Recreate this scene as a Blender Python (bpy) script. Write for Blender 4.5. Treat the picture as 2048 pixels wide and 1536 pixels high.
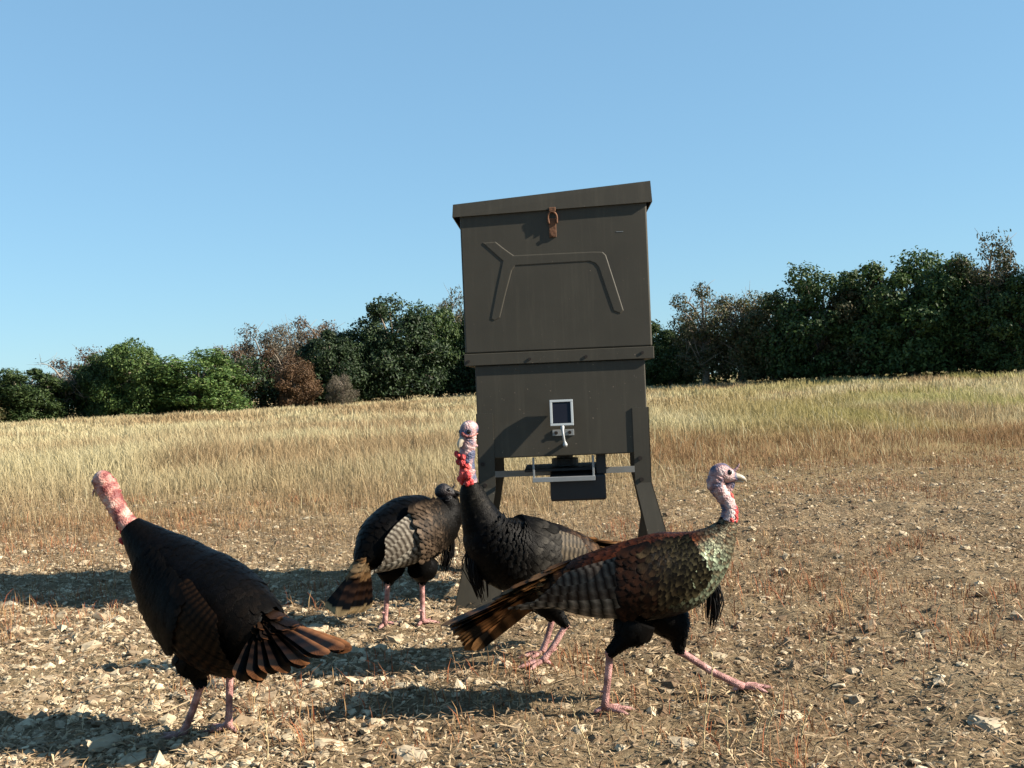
import bpy, bmesh, math, random
import numpy as np
from mathutils import Vector, Matrix

# ------------------------------------------------------------------ clear
for o in list(bpy.data.objects):
    bpy.data.objects.remove(o, do_unlink=True)
scene = bpy.context.scene
COL = scene.collection
R = math.radians
rng = np.random.default_rng(7)
random.seed(7)

# ------------------------------------------------------------------ camera, sky, sun, exposure
cam_data = bpy.data.cameras.new("camera")
cam = bpy.data.objects.new("camera", cam_data)
COL.objects.link(cam)
cam_data.sensor_width = 36.0
cam_data.lens = 36.0 * 2100 / 2048
cam_data.clip_start = 0.05
cam_data.clip_end = 3000
CAM_H = 0.86
cam.matrix_world = Matrix.Translation((0, 0, CAM_H)) @ Matrix.Rotation(R(90), 4, 'X') @ Matrix.Rotation(R(-2.4), 4, 'Z')
scene.camera = cam

SUN_EL, SUN_ROT = 30.0, 101.0
world = bpy.data.worlds.new("World")
scene.world = world
world.use_nodes = True
wn = world.node_tree.nodes
sky = wn.new('ShaderNodeTexSky')
sky.sky_type = 'NISHITA'
sky.sun_disc = False
sky.sun_elevation = R(SUN_EL)
sky.sun_rotation = R(SUN_ROT)
sky.air_density = 1.3
sky.dust_density = 0.0
sky.ozone_density = 6.0
sky.altitude = 1500
bg = wn['Background']
bg.inputs['Strength'].default_value = 0.10
# the trail camera's white balance and flat sky response, the same all over the dome
gm = wn.new('ShaderNodeGamma'); gm.inputs['Gamma'].default_value = 0.45
tint = wn.new('ShaderNodeVectorMath'); tint.operation = 'MULTIPLY'; tint.inputs[1].default_value = (0.79, 1.14, 1.33)
world.node_tree.links.new(sky.outputs[0], gm.inputs['Color'])
world.node_tree.links.new(gm.outputs[0], tint.inputs[0])
world.node_tree.links.new(tint.outputs[0], bg.inputs['Color'])

sun_data = bpy.data.lights.new("sun", 'SUN')
sun_data.energy = 5.0
sun_data.angle = R(0.53)
sun_data.color = (1.0, 0.90, 0.76)
sun = bpy.data.objects.new("sun", sun_data)
COL.objects.link(sun)
to_sun = Vector((math.cos(R(SUN_EL)) * math.sin(R(SUN_ROT)), math.cos(R(SUN_EL)) * math.cos(R(SUN_ROT)), math.sin(R(SUN_EL))))
sun.rotation_euler = to_sun.to_track_quat('Z', 'Y').to_euler()
sun.location = (20, -2, 14)

vs = scene.view_settings
vs.view_transform = 'Standard'
vs.look = 'None'
vs.exposure = 1.6
vs.gamma = 1.0
vs.use_curve_mapping = False

# ------------------------------------------------------------------ helpers
def link(o, parent=None):
    COL.objects.link(o)
    if parent is not None:
        o.parent = parent
    return o

def empty(name, loc=(0, 0, 0), rz=0.0):
    o = bpy.data.objects.new(name, None)
    o.location = loc
    o.rotation_euler = (0, 0, rz)
    o.empty_display_size = 0.1
    return link(o)

def tag(o, label=None, cat=None, group=None, kind=None):
    if label: o['label'] = label
    if cat: o['category'] = cat
    if group: o['group'] = group
    if kind: o['kind'] = kind
    return o

def mesh_np(name, V, F, cols=None, smooth=False, mats=(), midx=None):
    """V (n,3); F (m,k) int array, or list of such arrays; cols (n,4)"""
    Fs = F if isinstance(F, (list, tuple)) else [F]
    Fs = [np.asarray(f, np.int32) for f in Fs if len(f)]
    me = bpy.data.meshes.new(name)
    V = np.asarray(V, np.float32)
    me.vertices.add(len(V))
    me.vertices.foreach_set('co', V.ravel())
    loops = np.concatenate([f.ravel() for f in Fs])
    sizes = np.concatenate([np.full(len(f), f.shape[1], np.int32) for f in Fs])
    starts = np.concatenate([[0], np.cumsum(sizes)[:-1]]).astype(np.int32)
    me.loops.add(len(loops))
    me.loops.foreach_set('vertex_index', loops)
    me.polygons.add(len(sizes))
    me.polygons.foreach_set('loop_start', starts)
    if midx is not None:
        me.polygons.foreach_set('material_index', np.asarray(midx, np.int32))
    me.polygons.foreach_set('use_smooth', np.full(len(sizes), smooth, bool))
    if cols is not None:
        a = me.color_attributes.new('Col', 'FLOAT_COLOR', 'POINT')
        a.data.foreach_set('color', np.asarray(cols, np.float32).ravel())
    for m in mats:
        me.materials.append(m)
    me.update(calc_edges=True)
    me.validate()
    return me

def obj_np(name, V, F, mat, parent=None, cols=None, smooth=False, midx=None):
    mats = mat if isinstance(mat, (list, tuple)) else (mat,)
    return link(bpy.data.objects.new(name, mesh_np(name, V, F, cols, smooth, mats, midx)), parent)

def obj_bm(name, bm, mat, parent=None, smooth=False):
    me = bpy.data.meshes.new(name)
    bmesh.ops.recalc_face_normals(bm, faces=bm.faces[:])
    bm.to_mesh(me); bm.free()
    me.materials.append(mat)
    if smooth:
        for p in me.polygons: p.use_smooth = True
    return link(bpy.data.objects.new(name, me), parent)

def bm_box(bm, x0, x1, y0, y1, z0, z1, bev=0.0):
    b = bmesh.new()
    g = bmesh.ops.create_cube(b, size=1.0)
    for v in b.verts:
        v.co = Vector((x0 + (v.co.x + .5) * (x1 - x0), y0 + (v.co.y + .5) * (y1 - y0), z0 + (v.co.z + .5) * (z1 - z0)))
    if bev > 0:
        bmesh.ops.bevel(b, geom=b.edges[:], offset=bev, segments=2, affect='EDGES', profile=0.5)
    tmp = bpy.data.meshes.new('t'); b.to_mesh(tmp); b.free()
    bm.from_mesh(tmp); bpy.data.meshes.remove(tmp)

def box_obj(name, x0, x1, y0, y1, z0, z1, mat, parent=None, bev=0.003):
    bm = bmesh.new(); bm_box(bm, x0, x1, y0, y1, z0, z1, bev)
    return obj_bm(name, bm, mat, parent)

def prism(bm, pts, axis_from, axis_to, plane='xz'):
    """extrude a polygon given in xz (or yz) from one y (x) to another"""
    n = len(pts)
    def P(p, a): return Vector((p[0], a, p[1])) if plane == 'xz' else Vector((a, p[0], p[1]))
    A = [bm.verts.new(P(p, axis_from)) for p in pts]
    B = [bm.verts.new(P(p, axis_to)) for p in pts]
    bm.faces.new(A); bm.faces.new(B[::-1])
    for i in range(n):
        j = (i + 1) % n
        bm.faces.new((A[i], B[i], B[j], A[j]))

def tube(path, radii, n=8, cap=True):
    """returns V, quads, tris for a swept round tube; radii scalar list or (side, up) list"""
    path = np.asarray(path, float); m = len(path)
    T = np.gradient(path, axis=0); T /= np.linalg.norm(T, axis=1)[:, None] + 1e-9
    ref = np.array([0, 1, 0.]) if abs(T[:, 1]).mean() < .8 else np.array([1., 0, 0])
    S = ref[None] - (T @ ref)[:, None] * T; S /= np.linalg.norm(S, axis=1)[:, None]
    U = np.cross(T, S)
    rad = np.asarray(radii, float)
    if rad.ndim == 1: rad = np.stack([rad, rad], 1)
    a = np.arange(n) / n * 2 * math.pi
    V = path[:, None] + S[:, None] * (rad[:, 0, None] * np.sin(a))[..., None] + U[:, None] * (rad[:, 1, None] * np.cos(a))[..., None]
    V = V.reshape(-1, 3)
    i = np.arange(m - 1)[:, None] * n; j = np.arange(n)[None]
    Q = np.stack([i + j, i + (j + 1) % n, i + n + (j + 1) % n, i + n + j], -1).reshape(-1, 4)
    Tt = np.zeros((0, 3), int)
    if cap:
        V = np.vstack([V, path[0], path[-1]])
        c0, c1 = m * n, m * n + 1
        k = np.arange(n)
        Tt = np.vstack([np.stack([(k + 1) % n, k, np.full(n, c0)], 1),
                        np.stack([(m - 1) * n + k, (m - 1) * n + (k + 1) % n, np.full(n, c1)], 1)])
    return V, Q, Tt

class Acc:
    """collects tubes / parts of one mesh"""
    def __init__(s): s.V = []; s.Q = []; s.T = []; s.C = []; s.mq = []; s.mt = []; s.n = 0
    def add(s, V, Q, T, col=None, mi=0):
        s.V.append(V); s.Q.append(np.asarray(Q, int).reshape(-1, 4) + s.n); s.T.append(np.asarray(T, int).reshape(-1, 3) + s.n)
        s.mq.append(np.full(len(s.Q[-1]), mi)); s.mt.append(np.full(len(s.T[-1]), mi))
        c = np.ones((len(V), 4))
        if col is not None:
            col = np.asarray(col, float)
            c[:, :col.shape[-1]] = col
        s.C.append(c); s.n += len(V)
    def obj(s, name, mat, parent=None, smooth=True):
        return obj_np(name, np.vstack(s.V), [np.vstack(s.Q), np.vstack(s.T)], mat, parent, np.vstack(s.C), smooth,
                      np.concatenate(s.mq + s.mt))

def smooth_path(pts, m):
    """Catmull-Rom through the rows of pts, m samples"""
    P = np.asarray(pts, float); n = len(P)
    ext = np.vstack([2 * P[0] - P[1], P, 2 * P[-1] - P[-2]])
    t = np.linspace(0, n - 1 - 1e-6, m); i = t.astype(int); f = (t - i)[:, None]
    p0, p1, p2, p3 = ext[i], ext[i + 1], ext[i + 2], ext[i + 3]
    return .5 * ((2 * p1) + (-p0 + p2) * f + (2 * p0 - 5 * p1 + 4 * p2 - p3) * f ** 2 + (-p0 + 3 * p1 - 3 * p2 + p3) * f ** 3)

def hash2(ix, iy, seed):
    h = (ix.astype(np.int64) * 374761393 + iy.astype(np.int64) * 668265263 + seed * 1442695041) & 0x7fffffff
    h = ((h ^ (h >> 13)) * 1274126177) & 0x7fffffff
    return ((h ^ (h >> 16)) & 0xffff) / 65535.0

def vnoise(x, y, seed=0):
    x = np.asarray(x, float); y = np.asarray(y, float)
    ix = np.floor(x); iy = np.floor(y); fx = x - ix; fy = y - iy
    fx = fx * fx * (3 - 2 * fx); fy = fy * fy * (3 - 2 * fy)
    a = hash2(ix, iy, seed); b = hash2(ix + 1, iy, seed); c = hash2(ix, iy + 1, seed); d = hash2(ix + 1, iy + 1, seed)
    return (a + (b - a) * fx) * (1 - fy) + (c + (d - c) * fx) * fy

def sstep(a, b, x):
    t = np.clip((np.asarray(x, float) - a) / (b - a), 0, 1)
    return t * t * (3 - 2 * t)

def ground_z(x, y):
    x = np.asarray(x, float); y = np.asarray(y, float)
    near = 1 - sstep(9, 16, y)
    z = near * ((vnoise(x * 1.3, y * 1.3, 1) - .5) * .03 + (vnoise(x * 5, y * 5, 2) - .5) * .022 + (vnoise(x * 13, y * 13, 3) - .5) * .022 + (vnoise(x * 24, y * 24, 6) - .5) * .014)
    z = z + sstep(12, 45, y) * (x * .012 + (vnoise(x * .08, y * .08, 4) - .5) * .25)
    return z

def grass_edge(x):
    return 5.3 + 3.2 * sstep(-.2, 2.8, x) + (vnoise(x * .9, x * 0 + 3, 5) - .5) * 1.2

# ------------------------------------------------------------------ materials
def nodes(name):
    m = bpy.data.materials.new(name); m.use_nodes = True
    nt = m.node_tree
    return m, nt, nt.nodes, nt.links, nt.nodes['Principled BSDF']

def mat_plain(name, col, rough=.6, metal=0.0, var=.15, scale=30, bump=0.0, spec=.5):
    m, nt, N, L, b = nodes(name)
    tc = N.new('ShaderNodeTexCoord'); no = N.new('ShaderNodeTexNoise')
    no.inputs['Scale'].default_value = scale; no.inputs['Detail'].default_value = 5
    L.new(tc.outputs['Object'], no.inputs['Vector'])
    mx = N.new('ShaderNodeMix'); mx.data_type = 'RGBA'
    mx.inputs['A'].default_value = (*[c * (1 - var) for c in col], 1)
    mx.inputs['B'].default_value = (*[min(1, c * (1 + var)) for c in col], 1)
    L.new(no.outputs['Fac'], mx.inputs['Factor']); L.new(mx.outputs['Result'], b.inputs['Base Color'])
    b.inputs['Roughness'].default_value = rough; b.inputs['Metallic'].default_value = metal
    b.inputs['Specular IOR Level'].default_value = spec
    if bump:
        bp = N.new('ShaderNodeBump'); bp.inputs['Strength'].default_value = bump; bp.inputs['Distance'].default_value = .004
        L.new(no.outputs['Fac'], bp.inputs['Height']); L.new(bp.outputs[0], b.inputs['Normal'])
    return m

def mat_attr(name, rough=.8, spec=.2, transl=0.0, var=.25, scale=60, metal_alpha=False, alb=.74):
    """colour comes from each piece's own Col attribute; alpha may carry the metallic sheen of a feather"""
    m, nt, N, L, b = nodes(name)
    at = N.new('ShaderNodeAttribute'); at.attribute_name = 'Col'
    tc = N.new('ShaderNodeTexCoord'); no = N.new('ShaderNodeTexNoise')
    no.inputs['Scale'].default_value = scale; no.inputs['Detail'].default_value = 3
    L.new(tc.outputs['Object'], no.inputs['Vector'])
    mr = N.new('ShaderNodeMapRange'); mr.inputs['From Min'].default_value = .25; mr.inputs['From Max'].default_value = .75
    mr.inputs['To Min'].default_value = alb * (1 - var); mr.inputs['To Max'].default_value = alb * (1 + var)
    L.new(no.outputs['Fac'], mr.inputs['Value'])
    vm = N.new('ShaderNodeVectorMath'); vm.operation = 'SCALE'
    L.new(at.outputs['Color'], vm.inputs[0]); L.new(mr.outputs[0], vm.inputs['Scale'])
    L.new(vm.outputs[0], b.inputs['Base Color'])
    b.inputs['Roughness'].default_value = rough; b.inputs['Specular IOR Level'].default_value = spec
    if metal_alpha: L.new(at.outputs['Alpha'], b.inputs['Metallic'])
    if transl:
        tr = N.new('ShaderNodeBsdfTranslucent'); L.new(vm.outputs[0], tr.inputs['Color'])
        ms = N.new('ShaderNodeMixShader'); ms.inputs[0].default_value = transl
        L.new(b.outputs[0], ms.inputs[1]); L.new(tr.outputs[0], ms.inputs[2])
        L.new(ms.outputs[0], N['Material Output'].inputs['Surface'])
    return m

def mat_leaf(name, c0, c1, c2, transl=.25):
    m, nt, N, L, b = nodes(name)
    g = N.new('ShaderNodeNewGeometry'); oi = N.new('ShaderNodeObjectInfo')
    cr = N.new('ShaderNodeValToRGB')
    cr.color_ramp.elements[0].color = (*c0, 1); cr.color_ramp.elements[1].color = (*c2, 1)
    e = cr.color_ramp.elements.new(.55); e.color = (*c1, 1)
    L.new(g.outputs['Random Per Island'], cr.inputs['Fac'])
    hs = N.new('ShaderNodeHueSaturation')
    mr = N.new('ShaderNodeMapRange'); mr.inputs['To Min'].default_value = .8; mr.inputs['To Max'].default_value = 1.2
    L.new(oi.outputs['Random'], mr.inputs['Value']); L.new(mr.outputs[0], hs.inputs['Value'])
    L.new(cr.outputs[0], hs.inputs['Color']); L.new(hs.outputs[0], b.inputs['Base Color'])
    b.inputs['Roughness'].default_value = .6; b.inputs['Specular IOR Level'].default_value = .3
    tr = N.new('ShaderNodeBsdfTranslucent'); L.new(hs.outputs[0], tr.inputs['Color'])
    ms = N.new('ShaderNodeMixShader'); ms.inputs[0].default_value = transl
    L.new(b.outputs[0], ms.inputs[1]); L.new(tr.outputs[0], ms.inputs[2])
    L.new(ms.outputs[0], N['Material Output'].inputs['Surface'])
    return m

def mat_ground():
    m, nt, N, L, b = nodes('dry_ground')
    tc = N.new('ShaderNodeTexCoord')
    def noise(s, d=6, r=.6):
        n = N.new('ShaderNodeTexNoise'); n.inputs['Scale'].default_value = s; n.inputs['Detail'].default_value = d
        n.inputs['Roughness'].default_value = r; L.new(tc.outputs['Object'], n.inputs['Vector']); return n
    def ramp(src, stops):
        r = N.new('ShaderNodeValToRGB')
        r.color_ramp.elements[0].position = stops[0][0]; r.color_ramp.elements[0].color = (*stops[0][1], 1)
        r.color_ramp.elements[1].position = stops[-1][0]; r.color_ramp.elements[1].color = (*stops[-1][1], 1)
        for p, c in stops[1:-1]:
            e = r.color_ramp.elements.new(p); e.color = (*c, 1)
        L.new(src, r.inputs['Fac']); return r
    big = ramp(noise(1.1, 4).outputs['Fac'], [(.3, (.085, .056, .031)), (.5, (.155, .112, .064)), (.68, (.25, .195, .118))])
    fine = ramp(noise(55, 6, .7).outputs['Fac'], [(.32, (.030, .019, .011)), (.5, (.16, .115, .066)), (.7, (.34, .275, .175))])
    mx = N.new('ShaderNodeMix'); mx.data_type = 'RGBA'; mx.inputs['Factor'].default_value = .55
    L.new(big.outputs[0], mx.inputs['A']); L.new(fine.outputs[0], mx.inputs['B'])
    # straw-coloured thatch under the standing grass
    sp = N.new('ShaderNodeSeparateXYZ'); L.new(tc.outputs['Object'], sp.inputs[0])
    mr = N.new('ShaderNodeMapRange'); mr.inputs['From Min'].default_value = 6.5; mr.inputs['From Max'].default_value = 11
    L.new(sp.outputs['Y'], mr.inputs['Value'])
    mx2 = N.new('ShaderNodeMix'); mx2.data_type = 'RGBA'
    mx2.inputs['B'].default_value = (.20, .15, .07, 1)
    L.new(mr.outputs[0], mx2.inputs['Factor']); L.new(mx.outputs['Result'], mx2.inputs['A'])
    L.new(mx2.outputs['Result'], b.inputs['Base Color'])
    b.inputs['Roughness'].default_value = .95; b.inputs['Specular IOR Level'].default_value = .1
    bp = N.new('ShaderNodeBump'); bp.inputs['Strength'].default_value = 1.0; bp.inputs['Distance'].default_value = .02
    L.new(noise(38, 8, .7).outputs['Fac'], bp.inputs['Height']); L.new(bp.outputs[0], b.inputs['Normal'])
    return m

M = {}
M['ground'] = mat_ground()
M['grass'] = mat_attr('dry_grass', .75, .15, .3, .15, 3)
M['litter'] = mat_attr('dry_litter', .85, .15, .1, .2, 80, alb=.86)
M['stone'] = mat_attr('limestone', .9, .15, 0, .28, 70, alb=.82)
M['bark'] = mat_plain('bark', (.16, .13, .10), .9, 0, .4, 6, .6)
M['bark_grey'] = mat_plain('dead_wood', (.19, .165, .135), .9, 0, .3, 6, .5)
M['leaf_green'] = mat_leaf('leaf_green', (.016, .034, .009), (.034, .066, .016), (.078, .11, .03))
M['leaf_bright'] = mat_leaf('leaf_bright', (.028, .058, .012), (.055, .105, .022), (.11, .15, .04))
M['leaf_dark_shade'] = mat_leaf('leaf_dark_shade', (.007, .016, .006), (.016, .034, .011), (.042, .068, .022))  # dark oak green, lowered further to paint in the undergrowth's shade
M['leaf_brown'] = mat_leaf('leaf_brown', (.050, .032, .018), (.085, .054, .029), (.13, .088, .05))
M['leaf_rust'] = mat_leaf('leaf_rust', (.050, .028, .013), (.095, .050, .023), (.14, .085, .04))
M['leaf_grey'] = mat_leaf('leaf_grey', (.055, .046, .030), (.085, .072, .048), (.13, .112, .078))
M['leaf_mix'] = mat_leaf('leaf_mix', (.022, .036, .012), (.052, .060, .021), (.12, .088, .042))
M['feather'] = mat_attr('feather', .42, .35, .0, .12, 120, True)
M['black_fluff'] = mat_plain('black_down', (.0022, .002, .0019), .9, 0, .3, 90, .5, .03)
M['skin_leg'] = None

# ------------------------------------------------------------------ the ground, one sheet out to the horizon
def build_ground():
    def axis(lo, hi, step, far_lo, far_hi, ratio=1.18):
        c = list(np.arange(lo, hi + 1e-6, step))
        s = step; v = hi
        while v < far_hi: s *= ratio; v += s; c.append(v)
        s = step; v = lo; pre = []
        while v > far_lo: s *= ratio; v -= s; pre.append(v)
        return np.array(pre[::-1] + c)
    xs = axis(-3.4, 3.6, .024, -900, 900)
    ys = axis(1.8, 7.6, .024, -60, 1500, 1.06)
    X, Y = np.meshgrid(xs, ys)
    Z = ground_z(X, Y)
    V = np.stack([X, Y, Z], -1).reshape(-1, 3)
    nx, ny = len(xs), len(ys)
    i = np.arange(ny - 1)[:, None] * nx; j = np.arange(nx - 1)[None]
    Q = np.stack([i + j, i + j + 1, i + nx + j + 1, i + nx + j], -1).reshape(-1, 4)
    g = obj_np('ground', V, Q, M['ground'], smooth=True)
    tag(g, 'dry stony ground with straw litter running out to the tree line', None, None, 'structure')
build_ground()

# ------------------------------------------------------------------ trees
def leaf_quads(C, size, r_, flat=.0, outward=None):
    n = len(C)
    nrm = r_.normal(size=(n, 3))
    if outward is not None: nrm = nrm * .8 + outward * 1.0
    nrm[:, 2] += flat
    nrm /= np.linalg.norm(nrm, axis=1)[:, None]
    a = r_.normal(size=(n, 3)); a -= (a * nrm).sum(1)[:, None] * nrm; a /= np.linalg.norm(a, axis=1)[:, None]
    b = np.cross(nrm, a)
    s = size * r_.uniform(.6, 1.4, n)[:, None]
    V = np.stack([C - a * s, C - b * s * .55 + nrm * s * .15, C + a * s, C + b * s * .55 + nrm * s * .15], 1).reshape(-1, 3)
    Q = np.arange(n * 4).reshape(n, 4)
    return V, Q

def tree_meshes(name, seed, height, radius, lobes, leaves, leaf, low=.12, sparse=False):
    """one tree kind: returns (trunk mesh, crown mesh), base at the origin"""
    r_ = np.random.default_rng(seed)
    acc = Acc()
    lean = r_.normal(0, .05, 2) * height
    th = height * (.45 if not sparse else .55)
    path = smooth_path([(0, 0, -.3), (lean[0] * .3, lean[1] * .3, th * .4), (lean[0], lean[1], th)], 7)
    r0 = height * .035
    acc.add(*tube(path, np.linspace(r0 * 1.4, r0 * .6, 7), 7))
    cents = []
    for k in range(lobes):
        u = (k + .5) / lobes
        a = k * 2.39996 + r_.uniform(-.4, .4)
        zz = low + (1 - low) * (1 - u ** .75) * .86
        # outline: broad below, rounded and uneven above
        rr = radius * math.sqrt(max(0.05, 1 - ((zz - .40) / .60) ** 2)) * r_.uniform(.45, .95)
        c = np.array([math.cos(a) * rr, math.sin(a) * rr, zz * height * r_.uniform(.9, 1.0)])
        lr = radius * r_.uniform(.20, .42) * (.92 if zz > .7 else 1)
        cents.append((c, lr))
        st = path[min(6, 2 + int(r_.integers(0, 5)))]
        mid = (st + c) / 2 + np.array([0, 0, .08 * height])
        bp = smooth_path([st, mid, c], 6)
        acc.add(*tube(bp, np.linspace(r0 * .42, r0 * .08, 6), 5))
        if sparse:
            for q in range(7):
                d = r_.normal(size=3); d[2] = abs(d[2]) * .9; d /= np.linalg.norm(d)
                s2 = bp[3 + q % 3]
                e = s2 + d * lr * r_.uniform(1.0, 2.0)
                acc.add(*tube(smooth_path([s2, (s2 + e) / 2 + r_.normal(0, .05, 3), e], 4), np.linspace(r0 * .12, r0 * .03, 4), 3))
    V = np.vstack(acc.V); tm = mesh_np(name + '_trunk', V, [np.vstack(acc.Q), np.vstack(acc.T)], None, True, (M['bark'],))
    per = leaves // lobes
    Cs, Ow = [], []
    for c, lr in cents:
        d = r_.normal(size=(per, 3)); d /= np.linalg.norm(d, axis=1)[:, None]
        rad = lr * r_.uniform(.35, 1.0, per)[:, None] ** .6
        wob = 1 + .35 * np.sin(d[:, :1] * 7 + c[0]) * np.sin(d[:, 1:2] * 6 + c[1] * 3)
        P = c + d * rad * wob * np.array([1.1, 1.1, .8])
        Cs.append(P); Ow.append(d)
    Cc = np.vstack(Cs); Ow = np.vstack(Ow)
    keep = Cc[:, 2] > .05 * height
    Vl, Ql = leaf_quads(Cc[keep], leaf, r_, .3, Ow[keep])
    cm = mesh_np(name + '_crown', Vl, Ql, None, False, (M['leaf_green'],))
    return tm, cm

KIND = {}
for q in range(4):
    KIND['dense%d' % q] = tree_meshes('dense', 20 + q, 6.0, 2.3, 44, 30000, .082, .06) + (6.0, 2.3)
for q in range(3):
    KIND['loose%d' % q] = tree_meshes('loose', 40 + q, 6.0, 2.2, 30, 11000, .068, .14, True) + (6.0, 2.2)
KIND['bare0'] = tree_meshes('bare', 61, 6.0, 2.2, 16, 160, .07, .30, True) + (6.0, 2.2)

TREES = [
 # x, y, height, half width, kind, leaf, name, label
 (-31.5, 60, 3.2, 2.0, 'dense1', 'leaf_mix', 'oak_tree', 'small olive oak at the far left edge of the wood'),
 (-28.8, 62, 3.9, 1.9, 'dense0', 'leaf_green', 'oak_tree', 'low green oak left of the dead bare tree'),
 (-27.2, 63.5, 4.2, 1.7, 'bare0', 'leaf_grey', 'dead_tree', 'dead pale bare tree with forked limbs near the far left'),
 (-26.8, 66, 5.0, 2.0, 'loose0', 'leaf_brown', 'oak_tree', 'brown leaved tree behind the dead bare tree'),
 (-24.6, 64, 4.7, 1.5, 'dense2', 'leaf_green', 'oak_tree', 'green oak just left of the bright green twin-topped oak'),
 (-22.6, 63, 5.3, 1.6, 'dense3', 'leaf_bright', 'oak_tree', 'bright green oak, tallest of the left end of the wood'),
 (-22.9, 69, 4.4, 1.7, 'loose1', 'leaf_grey', 'oak_tree', 'thin grey-brown tree showing between the two bright green oaks'),
 (-19.2, 64, 4.4, 2.5, 'dense1', 'leaf_bright', 'oak_tree', 'broad rounded bright green oak right of the twin-topped one'),
 (-18.7, 70, 5.2, 1.7, 'loose2', 'leaf_brown', 'oak_tree', 'brown thin crowned tree right behind the broad round oak'),
 (-17.2, 72, 6.4, 1.9, 'loose0', 'leaf_grey', 'oak_tree', 'tall greyish half-bare tree above the rust coloured ones'),
 (-15.6, 71, 4.6, 1.5, 'loose1', 'leaf_rust', 'oak_tree', 'rust orange tree low in the middle of the left wood'),
 (-13.9, 68, 3.4, 1.1, 'dense2', 'leaf_rust', 'oak_tree', 'small rust orange bushy tree in front of the dark oaks'),
 (-16.0, 76, 7.0, 1.8, 'loose2', 'leaf_grey', 'oak_tree', 'grey half-bare treetop left of the brown-tinged treetop'),
 (-14.1, 77, 7.2, 2.0, 'loose1', 'leaf_brown', 'oak_tree', 'brown-tinged treetop rising over the middle of the left wood'),
 (-12.4, 73, 6.1, 1.9, 'dense0', 'leaf_dark_shade', 'oak_tree', 'dark green oak behind the small rust bush'),
 (-10.4, 75, 6.3, 1.9, 'dense3', 'leaf_dark_shade', 'oak_tree', 'dark green oak left of the tallest round oak'),
 (-8.1, 76, 8.4, 2.7, 'dense1', 'leaf_dark_shade', 'oak_tree', 'largest round dark oak left of the feeder'),
 (-5.6, 78, 8.0, 2.0, 'dense2', 'leaf_green', 'oak_tree', 'dark oak touching the feeder box on its left'),
 (-4.6, 82, 9.4, 1.7, 'loose0', 'leaf_mix', 'oak_tree', 'tall thin crowned tree peeping out left of the feeder lid'),
 (-10.9, 67, 2.4, .9, 'loose2', 'leaf_grey', 'oak_tree', 'small pale grey bush in front of the dark oaks'),
 (-2.0, 79, 8.0, 2.4, 'dense0', 'leaf_dark_shade', 'oak_tree', 'dark oak behind the left half of the feeder box'),
 (1.2, 77, 7.4, 2.4, 'dense3', 'leaf_dark_shade', 'oak_tree', 'dark oak behind the middle of the feeder box'),
 (4.2, 73, 6.4, 2.2, 'dense2', 'leaf_dark_shade', 'oak_tree', 'dark oak behind the right half of the feeder box'),
 (7.1, 66, 5.3, 1.9, 'dense1', 'leaf_dark_shade', 'oak_tree', 'low dark oak touching the feeder box on its right'),
 (9.4, 62, 4.6, 1.6, 'dense0', 'leaf_green', 'oak_tree', 'low green oak between the feeder and the first tall half-bare tree'),
 (10.9, 59, 6.4, 1.8, 'loose1', 'leaf_mix', 'oak_tree', 'half-bare olive-brown tree, first tall one right of the feeder'),
 (12.7, 58, 6.0, 1.8, 'loose2', 'leaf_mix', 'oak_tree', 'mixed brown and green tree right beside the first half-bare one'),
 (14.3, 57, 5.6, 1.7, 'dense2', 'leaf_mix', 'oak_tree', 'olive oak in the dip left of the tall dark oak'),
 (16.3, 55, 6.8, 2.2, 'dense3', 'leaf_green', 'oak_tree', 'tall dark green oak with a steep left side, right of feeder'),
 (18.3, 54, 6.2, 1.8, 'dense0', 'leaf_mix', 'oak_tree', 'olive oak in the saddle between the two tall right oaks'),
 (20.0, 52, 7.0, 2.2, 'dense1', 'leaf_green', 'oak_tree', 'tall broad green oak near the right edge'),
 (21.6, 51.5, 6.9, 1.8, 'dense2', 'leaf_green', 'oak_tree', 'pointed green oak right of the tall broad one'),
 (23.0, 50, 7.4, 1.9, 'loose0', 'leaf_mix', 'oak_tree', 'thin open crowned tree at the right edge of the picture'),
 (23.6, 48.5, 5.6, 1.9, 'dense3', 'leaf_green', 'oak_tree', 'lower green oak below the thin tree at the right edge'),
 (26.5, 48.5, 7.8, 2.4, 'dense0', 'leaf_dark_shade', 'oak_tree', 'dark oak just past the right edge'),
 (30.0, 48, 8.6, 2.6, 'dense1', 'leaf_dark_shade', 'oak_tree', 'tall dark oak past the right edge'),
 (34.0, 47.5, 9.4, 2.8, 'dense3', 'leaf_dark_shade', 'oak_tree', 'tallest dark oak past the right edge'),
 (-34.5, 60, 3.0, 2.0, 'dense3', 'leaf_green', 'oak_tree', 'green oak just past the left edge'),
]
for k, (x, y, h, hw, kind, leaf, name, label) in enumerate(TREES):
    tm, cm, H0, R0 = KIND[kind]
    z = float(ground_z(x, y))
    root = empty(name, (x, y, z), k * 1.7)
    tag(root, label, 'tree', 'trees along the edge of the field')
    t = link(bpy.data.objects.new('trunk', tm), root)
    c = link(bpy.data.objects.new('crown', cm), root)
    wd = 1.2 if kind.startswith('dense') else 1.08
    s = (hw / R0 * wd, hw / R0 * wd, h / H0)
    t.scale = s; c.scale = s
    c.material_slots[0].link = 'OBJECT'; c.material_slots[0].material = M[leaf]
    if name == 'dead_tree':
        t.material_slots[0].link = 'OBJECT'; t.material_slots[0].material = M['bark_grey']

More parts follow.
